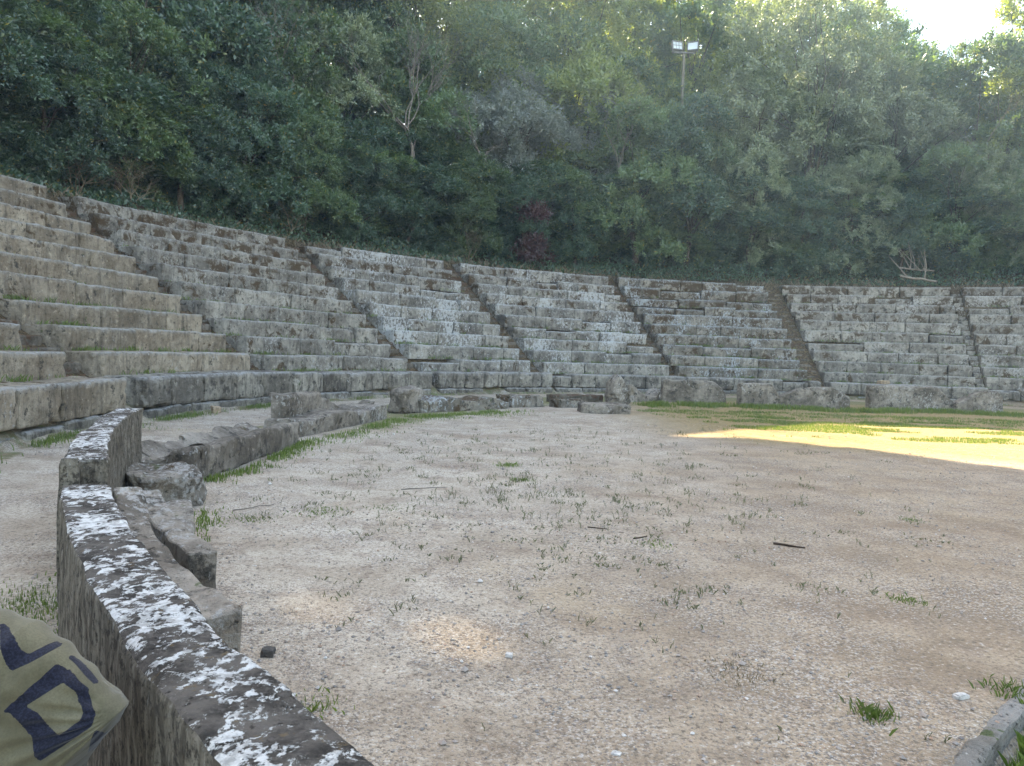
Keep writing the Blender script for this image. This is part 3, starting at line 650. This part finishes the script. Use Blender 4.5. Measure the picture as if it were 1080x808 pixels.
# ---------------------------------------------------------------- trees
def unit(v): return v/(np.linalg.norm(v, axis=-1, keepdims=True)+1e-9)
def leaf_quads(c, d, nrm, ln, wd):
    e = unit(np.cross(d, nrm))*wd[:, None]*.5; L = d*ln[:, None]
    V = np.stack([c, c+L*.45+e, c+L, c+L*.45-e], 1); return V.reshape(-1, 3), (np.arange(len(c))*4)[:, None]+np.array([[0, 1, 2, 3]])
def crown_arrays(seed, Ht, hw, nl, nclump, twigs, leaves, ll, lw, base=.02, droop=.0, shape='dome', tl=(.35, .95)):
    g = np.random.default_rng(seed)
    # lobes inside the envelope
    L = []
    while len(L) < nl:
        z = g.uniform(base, .93); e = {'dome': math.sqrt(max(0, 1-max(0, (z-.35)/.65)**2))*(.75+.25*min(1, z/.3)), 'cone': (1.02-z), 'tall': math.sqrt(max(0, 1-((z-.6)/.42)**2)) if z > .2 else .35}[shape]
        a = g.uniform(0, 2*math.pi); rr = hw*e*math.sqrt(g.random())*.72; rad = hw*g.uniform(.28, .50)*(.55+.45*e)
        L.append((rr*math.cos(a), rr*math.sin(a), z*Ht, rad, rad*g.uniform(.75, 1.05)))
    L = np.array(L); w = L[:, 3]**2; w /= w.sum(); li = g.choice(len(L), nclump, p=w)
    n = unit(g.normal(0, 1, (nclump, 3))); n[:, 2] = np.abs(n[:, 2])*1.0-.35*(g.random(nclump)); n = unit(n)
    c = L[li, :3]+n*np.stack([L[li, 3], L[li, 3], L[li, 4]], 1)*g.uniform(.72, 1.06, nclump)[:, None]
    # drop clumps buried inside another lobe
    keep = np.ones(nclump, bool)
    for k in range(len(L)):
        q = (c-L[k, :3])/np.array([L[k, 3], L[k, 3], L[k, 4]]); keep &= ~((np.linalg.norm(q, axis=1) < .68))
    c, n = c[keep], n[keep]; c[:, 2] = np.maximum(c[:, 2], .15)
    m = len(c); T = twigs
    td = unit(n[:, None]*.75+g.normal(0, .62, (m, T, 3))+np.array([0, 0, .22-droop])); tlen = g.uniform(*tl, (m, T))
    K = leaves; s = g.random((m, T, K))**.8
    P = c[:, None, None]+td[:, :, None]*(s*tlen[..., None])[..., None]+g.normal(0, .035, (m, T, K, 3)); P[..., 2] -= (s*tlen[..., None])**2*(.12+droop)
    D = unit(td[:, :, None]+g.normal(0, .75, (m, T, K, 3))); Nn = unit(g.normal(0, .62, (m, T, K, 3))+np.array([0, 0, .55])+n[:, None, None]*1.0)
    P, D, Nn = P.reshape(-1, 3), D.reshape(-1, 3), Nn.reshape(-1, 3); q = len(P)
    return P, D, Nn, ll*g.uniform(.6, 1.25, q), lw*g.uniform(.7, 1.2, q), c
def trunk_arrays(seed, Ht, c, rad, A=None):
    g = np.random.default_rng(seed+999); A = A or Acc(); top = np.array([g.normal(0, .3), g.normal(0, .3), Ht*.72])
    pts = [np.array([0, 0, -.6])]+[top*t+np.array([g.normal(0, .12), g.normal(0, .12), 0]) for t in (.15, .35, .55, .8, 1)]
    tube(A, pts, [rad*1.35, rad, rad*.85, rad*.65, rad*.4, rad*.2], 8)
    idx = g.choice(len(c), min(26, len(c)), replace=False)
    for i in idx:
        t = g.uniform(.2, .95); s = top*t; e = c[i]; md = (s+e)/2+np.array([g.normal(0, .2), g.normal(0, .2), .25])
        tube(A, [s, md, e], [rad*.34*(1.2-t), rad*.2*(1.2-t), .012], 5)
    return A
TPL = {}
def template(key, seed, Ht, hw, mat, **kw):
    P, D, Nn, ll, lw, c = crown_arrays(seed, Ht, hw, **kw); V, Q = leaf_quads(P, D, Nn, ll, lw)
    TPL[key] = (mk('crown', V, Q, mat), trunk_arrays(seed, Ht, c, .16 if Ht < 10 else .25).mesh('trunk', M['bark'], True), Ht, hw)
LA = dict(nl=17, nclump=560, twigs=13, leaves=12, ll=.14, lw=.066, tl=(.2, .6))
template('laurelA', 1, 8, 3.1, M['laurel'], **LA); template('laurelB', 2, 8, 3.0, M['laurel'], **LA)
template('greenA', 3, 8, 3.0, M['green'], **LA); template('greenB', 4, 8, 3.1, M['green'], **LA)
OL = dict(nl=19, nclump=700, twigs=13, leaves=11, ll=.12, lw=.052, droop=.03, tl=(.2, .55))
template('oliveA', 5, 9, 3.9, M['olive'], **OL); template('oliveB', 6, 9, 3.6, M['olive'], **OL); template('silverA', 7, 8, 3.0, M['silver'], **OL)
YE = dict(nl=17, nclump=560, twigs=13, leaves=12, ll=.12, lw=.06, tl=(.2, .6))
template('yellowA', 8, 8, 3.2, M['yellow'], **YE)
template('conifer', 9, 8, 1.5, M['green'], nl=16, nclump=240, twigs=12, leaves=11, ll=.07, lw=.02, shape='cone', tl=(.2, .6))
template('redbush', 10, 2.4, 1.1, M['red'], nl=7, nclump=90, twigs=12, leaves=10, ll=.09, lw=.05, tl=(.2, .5))
template('tallgreen', 11, 15, 4.0, M['green'], nl=18, nclump=560, twigs=14, leaves=12, ll=.16, lw=.07, shape='tall', tl=(.5, 1.2))
used = set()
def place_tree(key, u, Rr, top, lab, width=None, rot=None, name='tree', cat='tree', group='trees and bushes on the bank above the seats', carve=False, base=None):
    x, y = ringpt(u, Rr); z = tz(x, y)-.05 if base is None else base; cm, tm_, Ht, hw = TPL[key]
    s = (top-z)/Ht; sx = s if width is None else width/hw
    t = thing(name, lab, cat, (x, y, z), group); rot = random.random()*6.28 if rot is None else rot
    t.rotation_euler = (0, 0, rot); t.scale = (sx, sx, s)
    obj('trunk', tm_, t); o = obj('crown', cm, t); return t
# front row: bushy trees leafed down to the bank
FR = [(-260, 26.6, 12.5, 'laurelA', 'dark leafy tree left of the picture edge'), (-140, 26.4, 13, 'greenA', 'leafy tree just outside the left edge'), (-40, 26.5, 11.5, 'laurelB', 'dark laurel tree cut by the left edge above the tan seats'),
      (45, 26.2, 10.3, 'laurelA', 'dark laurel tree above the top of the tan wedge, second from left edge'), (120, 26.6, 11.8, 'greenA', 'bright leaved bushy tree above the head of the first long stairway'), (190, 26.2, 10.6, 'laurelB', 'dark bushy tree above the left part of the grey mossy wedge'),
      (255, 26.5, 12.0, 'laurelA', 'tall laurel above the middle of the grey mossy wedge'), (318, 26.2, 10.4, 'greenB', 'rounded green bush above the head of the second long stairway'), (372, 26.4, 9.8, 'laurelB', 'low dark laurel left of the bare forked tree'),
      (430, 26.6, 9.6, 'laurelA', 'low dark bush under the bare forked tree'), (488, 26.3, 10.2, 'greenA', 'dark green bush below the silvery tree, left side'), (545, 26.4, 9.6, 'laurelB', 'low dark bush beside the red shrub'),
      (600, 26.6, 10.4, 'laurelA', 'dark bush just right of the red shrub'), (665, 26.3, 13.6, 'greenB', 'leafy green tree left of and below the floodlight mast'), (722, 26.6, 14.0, 'laurelB', 'dark tree below the floodlights'),
      (785, 26.5, 11.6, 'oliveA', 'grey green olive bush left in front of the big olive tree'), (840, 26.3, 10.6, 'laurelA', 'shaded bush under the middle of the big olive tree'), (892, 26.6, 12.2, 'oliveB', 'grey green olive bush right in front of the big olive tree'),
      (945, 26.4, 9.6, 'laurelB', 'dark low bush behind the pale dead branch'), (1000, 26.6, 12.2, 'greenA', 'shaded bush above the collapsed stair'), (1042, 26.6, 11.5, 'oliveA', 'drooping olive near the right edge'), (1090, 26.5, 12, 'greenB', 'leafy tree cut by the right edge'), (1170, 26.5, 12, 'laurelA', 'tree outside the right edge')]
for u, Rr, top, key, lab in FR: place_tree(key, u, Rr, top, lab, name='bushy_tree')
MR = [(-180, 29.5, 18, 'tallgreen', 'tall tree behind the left edge laurels'), (-60, 29.5, 17, 'tallgreen', 'tall tree rising above the left edge laurel'), (40, 29.2, 15.5, 'laurelB', 'second row dark tree at upper left corner'), (125, 29.5, 17, 'greenB', 'second row leafy tree, upper left, with sunlit rim'), (205, 29.6, 17, 'laurelA', 'second row laurel above the grey mossy wedge'),
      (285, 29.2, 16, 'greenA', 'second row leafy tree left of the bare forked tree'), (372, 31.2, 18, 'greenB', 'second row green tree close behind the forked bare tree'), (340, 29.6, 16, 'oliveB', 'second row hazy olive behind the bare forked tree'), (440, 29.6, 16, 'greenB', 'second row green tree right of the bare forked tree'), (530, 29.0, 16.6, 'silverA', 'silvery grey tree in the upper middle'), (600, 30, 16, 'silverA', 'smaller silvery tree right of the larger silvery one'),
      (660, 30.2, 17, 'greenA', 'second row green tree left of the floodlights'), (725, 30.8, 16, 'greenB', 'second row tree behind the floodlights'), (845, 28.9, 20.8, 'oliveA', 'the big rounded grey green olive tree right of the floodlights'), (785, 29.4, 17.5, 'oliveB', 'left shoulder of grey green olive foliage beside the floodlights'), (925, 30, 17.8, 'oliveB', 'olive tree on the right flank of the big olive'), 
      (1010, 30, 17.6, 'greenB', 'green tree under the gap of sky'), (1060, 29, 15.8, 'yellowA', 'yellow green tree at the right edge below the skyline'), (1130, 30, 19, 'greenA', 'tree beyond the right edge')]
for u, Rr, top, key, lab in MR: place_tree(key, u, Rr, top, lab, width=5.6 if 'the big rounded' in lab else None, name='tall_tree')
BR = [(575, 33.5, 23.8, 'yellowA', 'back row sunlit yellow green crown near the top middle'),
      (640, 34, 23.6, 'yellowA', 'back row sunlit crown just left of the floodlights'), (705, 34, 23.7, 'greenA', 'back row tree directly behind the floodlights'), (775, 34.5, 24.2, 'yellowA', 'back row yellowish crown between floodlights and big olive'), (880, 34, 22.5, 'greenA', 'back row tree behind the right side of the big olive'),
      (690, 39, 25.5, 'yellowA', 'farthest yellow green crown above the floodlights at the top edge'), (770, 39, 26, 'greenB', 'farthest green crown left behind the big olive'), (840, 39, 26.5, 'yellowA', 'farthest crown directly behind the big olive top'), (890, 38, 23, 'greenA', 'farthest crown left of the gap of sky'),
      (620, 39, 26, 'greenB', 'farthest green crown at the top edge right of the silvery tree'),
      (990, 36, 21.6, 'conifer', 'small pointed conifer standing in the gap of sky'), (1075, 33.5, 21.5, 'yellowA', 'sunlit yellow green tree at the upper right corner'), (1150, 34, 23.0, 'yellowA', 'sunlit tree beyond the upper right corner'), (950, 37, 20.3, 'greenB', 'distant tree low in the gap of sky')]
for u, Rr, top, key, lab in BR: place_tree(key, u, Rr, top, lab, name='tall_tree')
low = ['dark low shrub filling in behind the bank edge, number of the row hidden among trunks']
for i, u in enumerate(range(-60, 1120, 38)):
    key = ('laurelA', 'laurelB', 'greenA')[i % 3]; t = place_tree(key, u, 28.0, 10.2+(i*7 % 5)*.35, 'dark low shrub filling the shade between the tree trunks behind the top row', width=3.0, name='shrub', cat='shrub', group='low shrubs behind the trees')
place_tree('greenA', 714, 27.7, 15.0, 'leafy green tree hiding most of the floodlight pole', width=2.6, name='bushy_tree')
# tall trees behind the left half (they shade the orchestra); leaves on the sun's path are cut out to shape the light patches
spots = [gp(350, 640), gp(482, 668), gp(608, 752)]
TL = [(-520, 33, 32), (-400, 33.5, 32), (-300, 33, 33), (-215, 32.6, 32), (-130, 33, 33), (-60, 32.5, 32), (5, 33, 33), (50, 32.6, 32), (90, 33, 32), (128, 32.7, 32), (172, 33, 31), (235, 33, 31), (297, 33, 30), (352, 33.3, 29), (408, 33, 29), (466, 33.4, 29), (525, 33, 27.5)]
LBL = ['tall tree far outside the left edge', 'tall tree outside the left edge, second outward', 'tall tree outside the left edge, third outward', 'tall tree outside the left edge behind the wedge of tan seats', 'tall tree outside the left edge, close to it', 'tall back row tree at the very left edge',
       'tall back row tree in the top left corner', 'tall back row tree right of the top left corner', 'tall back row tree above the first long stairway', 'tall back row tree above the grey mossy wedge', 'tall back row tree left of the bare forked tree',
       'tall back row tree whose crown fills the top edge left of the bare forked tree', 'tall back row tree over the fine leafless branches', 'tall back row tree directly behind the bare forked tree', 'yellowish tall tree right of and behind the bare forked tree', 'yellowish tall tree at the top edge above the silvery tree', 'tall tree at the top edge right above the silvery crown']
GAP = np.array([gp(*q)[:2] for q in ((690, 460.5), (770, 454), (860, 447), (1080, 455), (1250, 462), (1500, 560), (1080, 497), (900, 472.5), (780, 463))])  # ground outline of the sun strip; crown leaves that would shade it are removed
def in_poly(x, y, G):
    r = np.zeros(len(x), bool); j = len(G)-1
    for i in range(len(G)):
        xi, yi = G[i]; xj, yj = G[j]; r ^= ((yi > y) != (yj > y)) & (x < (xj-xi)*(y-yi)/(yj-yi+1e-12)+xi); j = i
    return r
for i, (u, Rr, top) in enumerate(TL):
    x, y = ringpt(u, Rr); z = tz(x, y)-.05; Ht = top-z
    P, D, Nn, ll, lw, c = crown_arrays(50+i, Ht, 4.6, nl=30, nclump=1150, twigs=14, leaves=11, ll=.19, lw=.085, shape='tall', tl=(.5, 1.3))
    W = P+np.array([x, y, z]); keep = np.ones(len(P), bool)
    for k, s in enumerate(spots):
        tt = W[:, 2]/SUN[2]; gx = W[:, 0]-SUN[0]*tt-s[0]; gy = W[:, 1]-SUN[1]*tt-s[1]; jn = fbm(np.stack([gx*3, gy*3, 0*gx], 1), 41+k, 2); keep &= (gx/1.25)**2+gy**2 > ((.24, .195, .10)[k]*(1+.8*jn))**2
    C_ = W+D*(ll*.5)[:, None]; tt = C_[:, 2]/SUN[2]; gx = C_[:, 0]-SUN[0]*tt; gy = C_[:, 1]-SUN[1]*tt; jn = fbm(np.stack([gx, gy, 0*gx], 1)*1.3, 71, 2)*.25
    keep &= ~in_poly(gx+jn, gy+jn, GAP)
    V, Q = leaf_quads(P[keep], D[keep], Nn[keep], ll[keep], lw[keep])
    t = thing('tall_tree', LBL[i], 'tree', (x, y, z), 'trees and bushes on the bank above the seats')
    obj('trunk', trunk_arrays(50+i, Ht, c, .28).mesh('trunk', M['bark'], True), t); obj('crown', mk('crown', V, Q, M['yellow' if i in (14, 15) else 'laurel' if i % 2 else 'green']), t)
place_tree('redbush', 556, 25.7, 8.2, 'small red leaved shrub among dark bushes above the middle wedge', name='shrub', cat='shrub')

# bare, grey branched trees
def bare(name, lab, u, Rr, z0, Ht, spread, seed, mat, depth=6, r=.09, cat='bare tree', n0=3):
    g = random.Random(seed); A = Acc(); x, y = ringpt(u, Rr)
    def br(p, d, L, rad, k):
        q = p+d*L*.5+Vector((g.gauss(0, .06), g.gauss(0, .06), g.gauss(0, .04)))*L; e = p+d*L+Vector((g.gauss(0, .05), g.gauss(0, .05), 0))*L
        tube(A, [p, q, e], [rad, rad*.85, rad*.68], 5 if k > 3 else 3)
        if k <= 0: return
        for _ in range(g.choice((2, 2, 3))):
            nd = (d+Vector((g.gauss(0, spread), g.gauss(0, spread), g.gauss(.12, spread*.7)))).normalized(); br(e, nd, L*g.uniform(.62, .86), rad*.62, k-1)
    for _ in range(n0): br(Vector((0, 0, 0)), Vector((g.gauss(0, .35), g.gauss(0, .35), 1)).normalized(), Ht*.27, r, depth)
    return tag(obj(name, A.mesh(name, mat, True), None, (x, y, z0)), lab, cat, 'bare trees')
bare('bare_tree', 'leafless grey tree with forked pale trunk above the white lichened wedge', 428, 26.6, 9.0, 7.2, .42, 3, M['palebark'], 6, .06)
bare('bare_tree', 'fine leafless grey branches left of the forked bare tree, near the top', 300, 27.0, 10.5, 5.0, .5, 4, M['palebark'], 6, .035)
bare('bare_tree', 'small leafless grey tree right of the forked one', 512, 26.3, 9.4, 5.0, .5, 5, M['palebark'], 6, .032)
bare('bare_tree', 'mass of thin purplish twigs left of the floodlights', 645, 26.3, 10.6, 5.0, .6, 6, M['palebark'], 6, .028)
bare('bare_tree', 'leafless thin branches near the right edge', 1030, 26.6, 11.0, 4.0, .5, 8, M['palebark'], 5, .028)
# low dead brushwood at the top edge
for k, (u, lab) in enumerate([(80, 'tangle of dry brown twigs behind the head of the first long stairway'), (135, 'dry brown brush above the left end of the grey mossy wedge'), (300, 'pale dry brush at the right end of the grey mossy wedge top'), (490, 'dry brush above the joint of the white lichened wedges')]):
    x, y = ringpt(u, 25.5); o = bare('dry_shrub', lab, u, 25.5, tz(x, y)-.1, 1.9, .6, 20+k, M['dry'], 5, .018, 'dry shrub', 5); o['group'] = 'dry shrubs at the top edge'
# dead branches sticking out over the top row at right
def branch(lab, a, b, rad, n):
    A = Acc(); a = Vector(a); b = Vector(b); c = (a+b)/2
    pts = [a.lerp(b, t)+Vector((random.gauss(0, .05), random.gauss(0, .05), random.gauss(0, .04))) for t in np.linspace(0, 1, 6)]
    tube(A, [p-c for p in pts], np.linspace(rad, rad*.6, 6), 7)
    for _ in range(n):
        p = a.lerp(b, random.uniform(.2, .8)); e = p+Vector((random.uniform(-1.2, .2), random.uniform(-.3, .3), random.uniform(.3, 1.4))); m = (p+e)/2+Vector((.1, 0, -.1)); tube(A, [p-c, m-c, e-c], [rad*.5, rad*.35, rad*.15], 5)
    tag(obj('dead_branch', A.mesh('dead_branch', M['deadwood'], True), None, c), lab, 'dead branch', 'dead branches above the top row')
x0, y0 = ringpt(944, 24.9); x1, y1 = ringpt(980, 24.7)
branch('pale dead branch with side twigs poking out above the top row at right', (x0, y0, 5.95), (x1, y1, 5.85), .045, 9)
x0, y0 = ringpt(945, 24.7); x1, y1 = ringpt(982, 24.5); branch('pale broken log end lying just below the twiggy dead branch', (x0, y0, 5.55), (x1, y1, 5.30), .075, 2)
# grassy dead fringe on the bank edge
A = Acc(); n = 9000; th = np.radians(rng.uniform(-112, 40, n)); r = R0+NROW*TW+.0+np.abs(rng.normal(0, .5, n)); x = CX+r*np.sin(th); y = CY+r*np.cos(th)
k = fbm(np.stack([x, y, 0*x], 1)*.6, 15, 3) > -.1; x, y = x[k], y[k]; V, Q = blades(x, y, terrain(x, y), rng.uniform(.05, .28, len(x)), .012, 1.1); A.add(V, Q)
tag(obj('dry_grass', A.mesh('dry_grass', M['dry'])), 'dry straw coloured grass along the bank above the top row', 'dry grass', None, 'stuff')
# low ivy-like ground cover behind the top row
g_ = rng; n = 190000; th = np.radians(rng.uniform(-114, 42, n)); r = R0+NROW*TW+.4+rng.random(n)**1.3*15; x = CX+r*np.sin(th); y = CY+r*np.cos(th)
hh = np.clip(.35+.6*fbm(np.stack([x, y, 0*x], 1)*.7, 31, 3), .02, 1.2)*rng.random(n)**.5*np.clip((r-R0-NROW*TW)*.9, .2, 1.2)
c = np.stack([x, y, terrain(x, y)+hh], 1); D = unit(rng.normal(0, 1, (n, 3))+np.array([0, 0, .4])); Nn = unit(rng.normal(0, 1, (n, 3))+np.array([0, 0, .7]))
V, Q = leaf_quads(c, D, Nn, rng.uniform(.08, .16, n)*(1+(r-25)*.04), rng.uniform(.05, .08, n)*(1+(r-25)*.04))
tag(obj('undergrowth', mk('undergrowth', V, Q, M['laurel'])), 'low dark leafy undergrowth covering the bank behind the top row', 'undergrowth', None, 'stuff')

# ---------------------------------------------------------------- floodlight mast
def box(A, c, d, R=None):
    c = np.array(c); P, Q = boxgrid([-d[0]/2, d[0]/2], [-d[1]/2, d[1]/2], [-d[2]/2, d[2]/2])
    if R is not None: P = P@np.array(R).T
    A.add(P+c, Q)
mx, my = ringpt(708, 28.3); mz = tz(mx, my); mt_ = 1.296+(380-62)/F*my
ml = thing('floodlight_mast', 'slim pole with two floodlights standing among the trees', 'floodlight mast', (mx, my, mz))
A = Acc(); tube(A, [(0, 0, -.3), (0, 0, (mt_-mz)*.5), (0, 0, mt_-mz)], [.11, .09, .075], 10); obj('pole', A.mesh('pole', M['pole'], True), ml)
A = Acc(); box(A, (-.02, -.05, mt_-mz+.0), (1.25, .07, .07)); obj('crossbar', A.mesh('crossbar', M['housing']), ml)
for sx, yaw in ((-.38, R_(12)), (.42, R_(-22))):
    Rm = Matrix.Rotation(yaw, 3, 'Z')@Matrix.Rotation(R_(-14), 3, 'X')
    hd = obj('lamp_head', None or (lambda A: (box(A, (0, .10, 0), (.54, .16, .46)), box(A, (0, .22, 0), (.36, .12, .30)), [box(A, (k, .0, 0), (.04, .06, .50)) for k in (-.27, .27)], [box(A, (0, .0, k), (.50, .06, .04)) for k in (-.23, .23)], A.mesh('lamp_head', M['housing']))[-1])(Acc()), ml)
    hd.location = (sx, -.12, mt_-mz+.34); hd.rotation_euler = Rm.to_euler()
    A = Acc(); box(A, (0, .012, 0), (.49, .01, .41)); obj('lens', A.mesh('lens', M['lens']), hd)
    if sx < 0:
        A = Acc(); [box(A, (k, -.006, 0), (.018, .012, .41)) for k in (-.08, .08)]; box(A, (0, -.008, .0), (.49, .012, .018)); obj('grille', A.mesh('grille', M['housing']), hd)
    A = Acc(); [box(A, (k, .08, -.28), (.03, .05, .16)) for k in (-.25, .25)]; obj('bracket', A.mesh('bracket', M['housing']), hd)

# ---------------------------------------------------------------- printed cloth bag leaning by the wall, lower left
def cloth_bag():
    dpt = 1.42
    def P3(u, v): d = ray(u, v); return CAMZ+0*d, d*(dpt/d[1])+np.array([0, 0, CAMZ])
    # outline (pixels of the visible corner), bag plane at depth dpt, thick pillow
    O = [(-330, 960), (-330, 700), (-290, 640), (-160, 618), (-60, 628), (0, 646), (30, 658), (62, 680), (90, 706), (112, 730), (131, 747), (118, 768), (100, 788), (88, 806), (70, 860), (50, 960), (38, 1100), (30, 1180), (-150, 1190), (-330, 1180)]
    pts = np.array([P3(*o)[1] for o in O]); c = np.array([P3(-90, 900)[1]])[0]
    base = 0.0
    n = 520; T = np.linspace(0, len(O), n, endpoint=False); ring = []
    for t in T:
        i = int(t); f = t-i; ring.append(pts[i]*(1-f)+pts[(i+1) % len(O)]*f)
    ring = np.array(ring); K = 170; V = []; UV = []
    rs = np.linspace(0, 1, K)
    for side in (-1, 1):
        for k, s in enumerate(rs):
            if side == 1 and k == K-1: continue
            q = c+(ring-c)*s; th = .16*np.sqrt(np.clip(1-s**2.6, 0, 1)); ang = np.arctan2(ring[:, 2]-c[2], ring[:, 0]-c[0])
            tp = np.array([P3(131, 747)[1][0], P3(131, 747)[1][2]]); ta_ = np.arctan2(q[:, 2]-tp[1], q[:, 0]-tp[0]); td_ = np.hypot(q[:, 2]-tp[1], q[:, 0]-tp[0])
            wr = .005*np.sin(ang*46+s*7)*s**3+.010*fbm(q*9, 5, 3)+.008*np.sin(ta_*26)*np.exp(-td_*7)*np.clip(td_*18, 0, 1)
            q = q.copy(); q[:, 1] += side*(th+wr*(s < .999)); V.append(q)
    V = np.concatenate(V); V[:, 2] = np.maximum(V[:, 2], .0)
    Q = []
    def idx(side, k, j): 
        if side == 0: return k*n+j % n
        if k == K-1: return (K-1)*n+j % n
        return K*n+k*n+j % n
    for side in (0, 1):
        for k in range(K-1):
            for j in range(n):
                q = (idx(side, k, j), idx(side, k, j+1), idx(side, k+1, j+1), idx(side, k+1, j)); Q.append(q if side == 0 else q[::-1])
    # print: navy blocks as flat polygons drawn on the front cloth in the bag's own plane
    polys_px = [[(0, 655), (10, 663), (22, 685), (30, 690), (57, 676), (66, 680), (36, 697), (12, 708), (6, 700), (0, 684)], [(10, 652), (26, 664), (34, 672), (44, 668), (30, 660)],
        [(70, 694), (76, 690), (92, 702), (106, 722), (100, 720), (86, 706)],
        [(2, 751), (60, 700), (70, 704), (92, 726), (101, 752), (97, 766), (62, 790), (42, 803), (36, 798), (34, 778), (22, 764), (10, 752)],
        [(100, 770), (112, 773), (106, 784), (92, 797), (96, 780)],
        [(-60, 690), (-20, 660), (-14, 668), (-50, 710), (-66, 760), (-90, 750)], [(-20, 790), (0, 820), (60, 850), (40, 880), (-30, 850), (-60, 800)], [(-160, 700), (-110, 690), (-100, 760), (-150, 780)], [(-90, 830), (-50, 900), (0, 930), (-30, 980), (-130, 900)]]
    hole = [[(27, 745), (66, 720), (80, 730), (88, 752), (84, 760), (62, 776), (50, 764), (40, 752)]]
    def topl(p): return np.array([[P3(*q)[1][0], P3(*q)[1][2]] for q in p])
    def inside(pt, poly):
        x, y = pt[:, 0], pt[:, 1]; r = np.zeros(len(pt), bool); j = len(poly)-1
        for i in range(len(poly)):
            xi, yi = poly[i]; xj, yj = poly[j]; cnd = ((yi > y) != (yj > y)) & (x < (xj-xi)*(y-yi)/(yj-yi+1e-12)+xi); r ^= cnd; j = i
        return r
    pt = V[:, [0, 2]]; fr = dpt/V[:, 1]; pt = np.stack([pt[:, 0]*fr, CAMZ+(pt[:, 1]-CAMZ)*fr], 1); mk_ = np.zeros(len(V)); pt0 = pt
    for jx, jz in ((0, 0), (.003, 0), (-.003, 0), (0, .003), (0, -.003), (.002, .002), (-.002, -.002), (.002, -.002), (-.002, .002)):
        pt = pt0+np.array([jx, jz]); a_ = np.zeros(len(V), bool)
        for p in polys_px: a_ |= inside(pt, topl(p))
        for p in hole: a_ &= ~inside(pt, topl(p))
        mk_ += a_/9
    col = np.zeros((len(V), 4)); col[:, :3] = mk_[:, None]; col[:, 3] = 1
    o0 = np.array([c[0], c[1], 0]); o = obj('cloth_bag', mk('cloth_bag', V-o0, np.array(Q), M['cloth'], True, None, col), None, o0)
    tag(o, 'khaki cloth bag with navy block print, its pointed corner showing at lower left', 'bag')
cloth_bag()

# ---------------------------------------------------------------- sky, sun, haze
w = bpy.data.worlds.new('World'); S.world = w; w.use_nodes = True; nt = w.node_tree; nt.nodes.clear()
sky = nt.nodes.new('ShaderNodeTexSky'); sky.sky_type = 'NISHITA'; sky.sun_disc = False; sky.sun_elevation = SUN_EL; sky.sun_rotation = SUN_AZ
sky.dust_density = 1.5; sky.air_density = 1.0; sky.ozone_density = 1.0
bg = nt.nodes.new('ShaderNodeBackground'); bg.inputs[1].default_value = .15; out = nt.nodes.new('ShaderNodeOutputWorld')
nt.links.new(sky.outputs[0], bg.inputs[0]); nt.links.new(bg.outputs[0], out.inputs[0])
L = bpy.data.lights.new('sun', 'SUN'); L.energy = 5.0; L.angle = R_(.53); L.color = (1, .93, .80)
so = bpy.data.objects.new('sun', L); COL.objects.link(so); so.rotation_euler = Vector(SUN).to_track_quat('Z', 'Y').to_euler(); so.location = (0, 0, 40)
HAZE = 0.0016
if HAZE:
    V, Q = boxgrid([-70, 90], [-40, 75], [-1.5, 30]); m = NT('haze'); pv = m.n('VolumePrincipled'); pv.inputs['Density'].default_value = HAZE; pv.inputs['Color'].default_value = (.55, .80, 1, 1); pv.inputs['Anisotropy'].default_value = .5
    m.l(pv.outputs[0], m.out.inputs[1]); tag(obj('haze', mk('haze', V, Q, m.m)), kind='stuff')

# ---------------------------------------------------------------- camera and render settings
cam = bpy.data.cameras.new('camera'); cam.lens = F/1080*36; cam.sensor_width = 36; cam.clip_start = .02; cam.clip_end = 3000
co = bpy.data.objects.new('camera', cam); COL.objects.link(co); S.camera = co
co.matrix_world = Matrix.Translation((0, 0, CAMZ))@Matrix.Rotation(math.pi/2+PITCH, 4, 'X')@Matrix.Rotation(ROLL, 4, 'Z')
S.view_settings.view_transform = 'Standard'; S.view_settings.look = 'None'; S.view_settings.gamma = 1; S.view_settings.use_curve_mapping = False
S.view_settings.exposure = 2.6
S.view_settings.use_white_balance = True; S.view_settings.white_balance_temperature = 8500; S.view_settings.white_balance_tint = 10
S.cycles.max_bounces = 4; S.cycles.diffuse_bounces = 3; S.cycles.transmission_bounces = 2; S.cycles.volume_bounces = 0; S.cycles.use_denoising = True
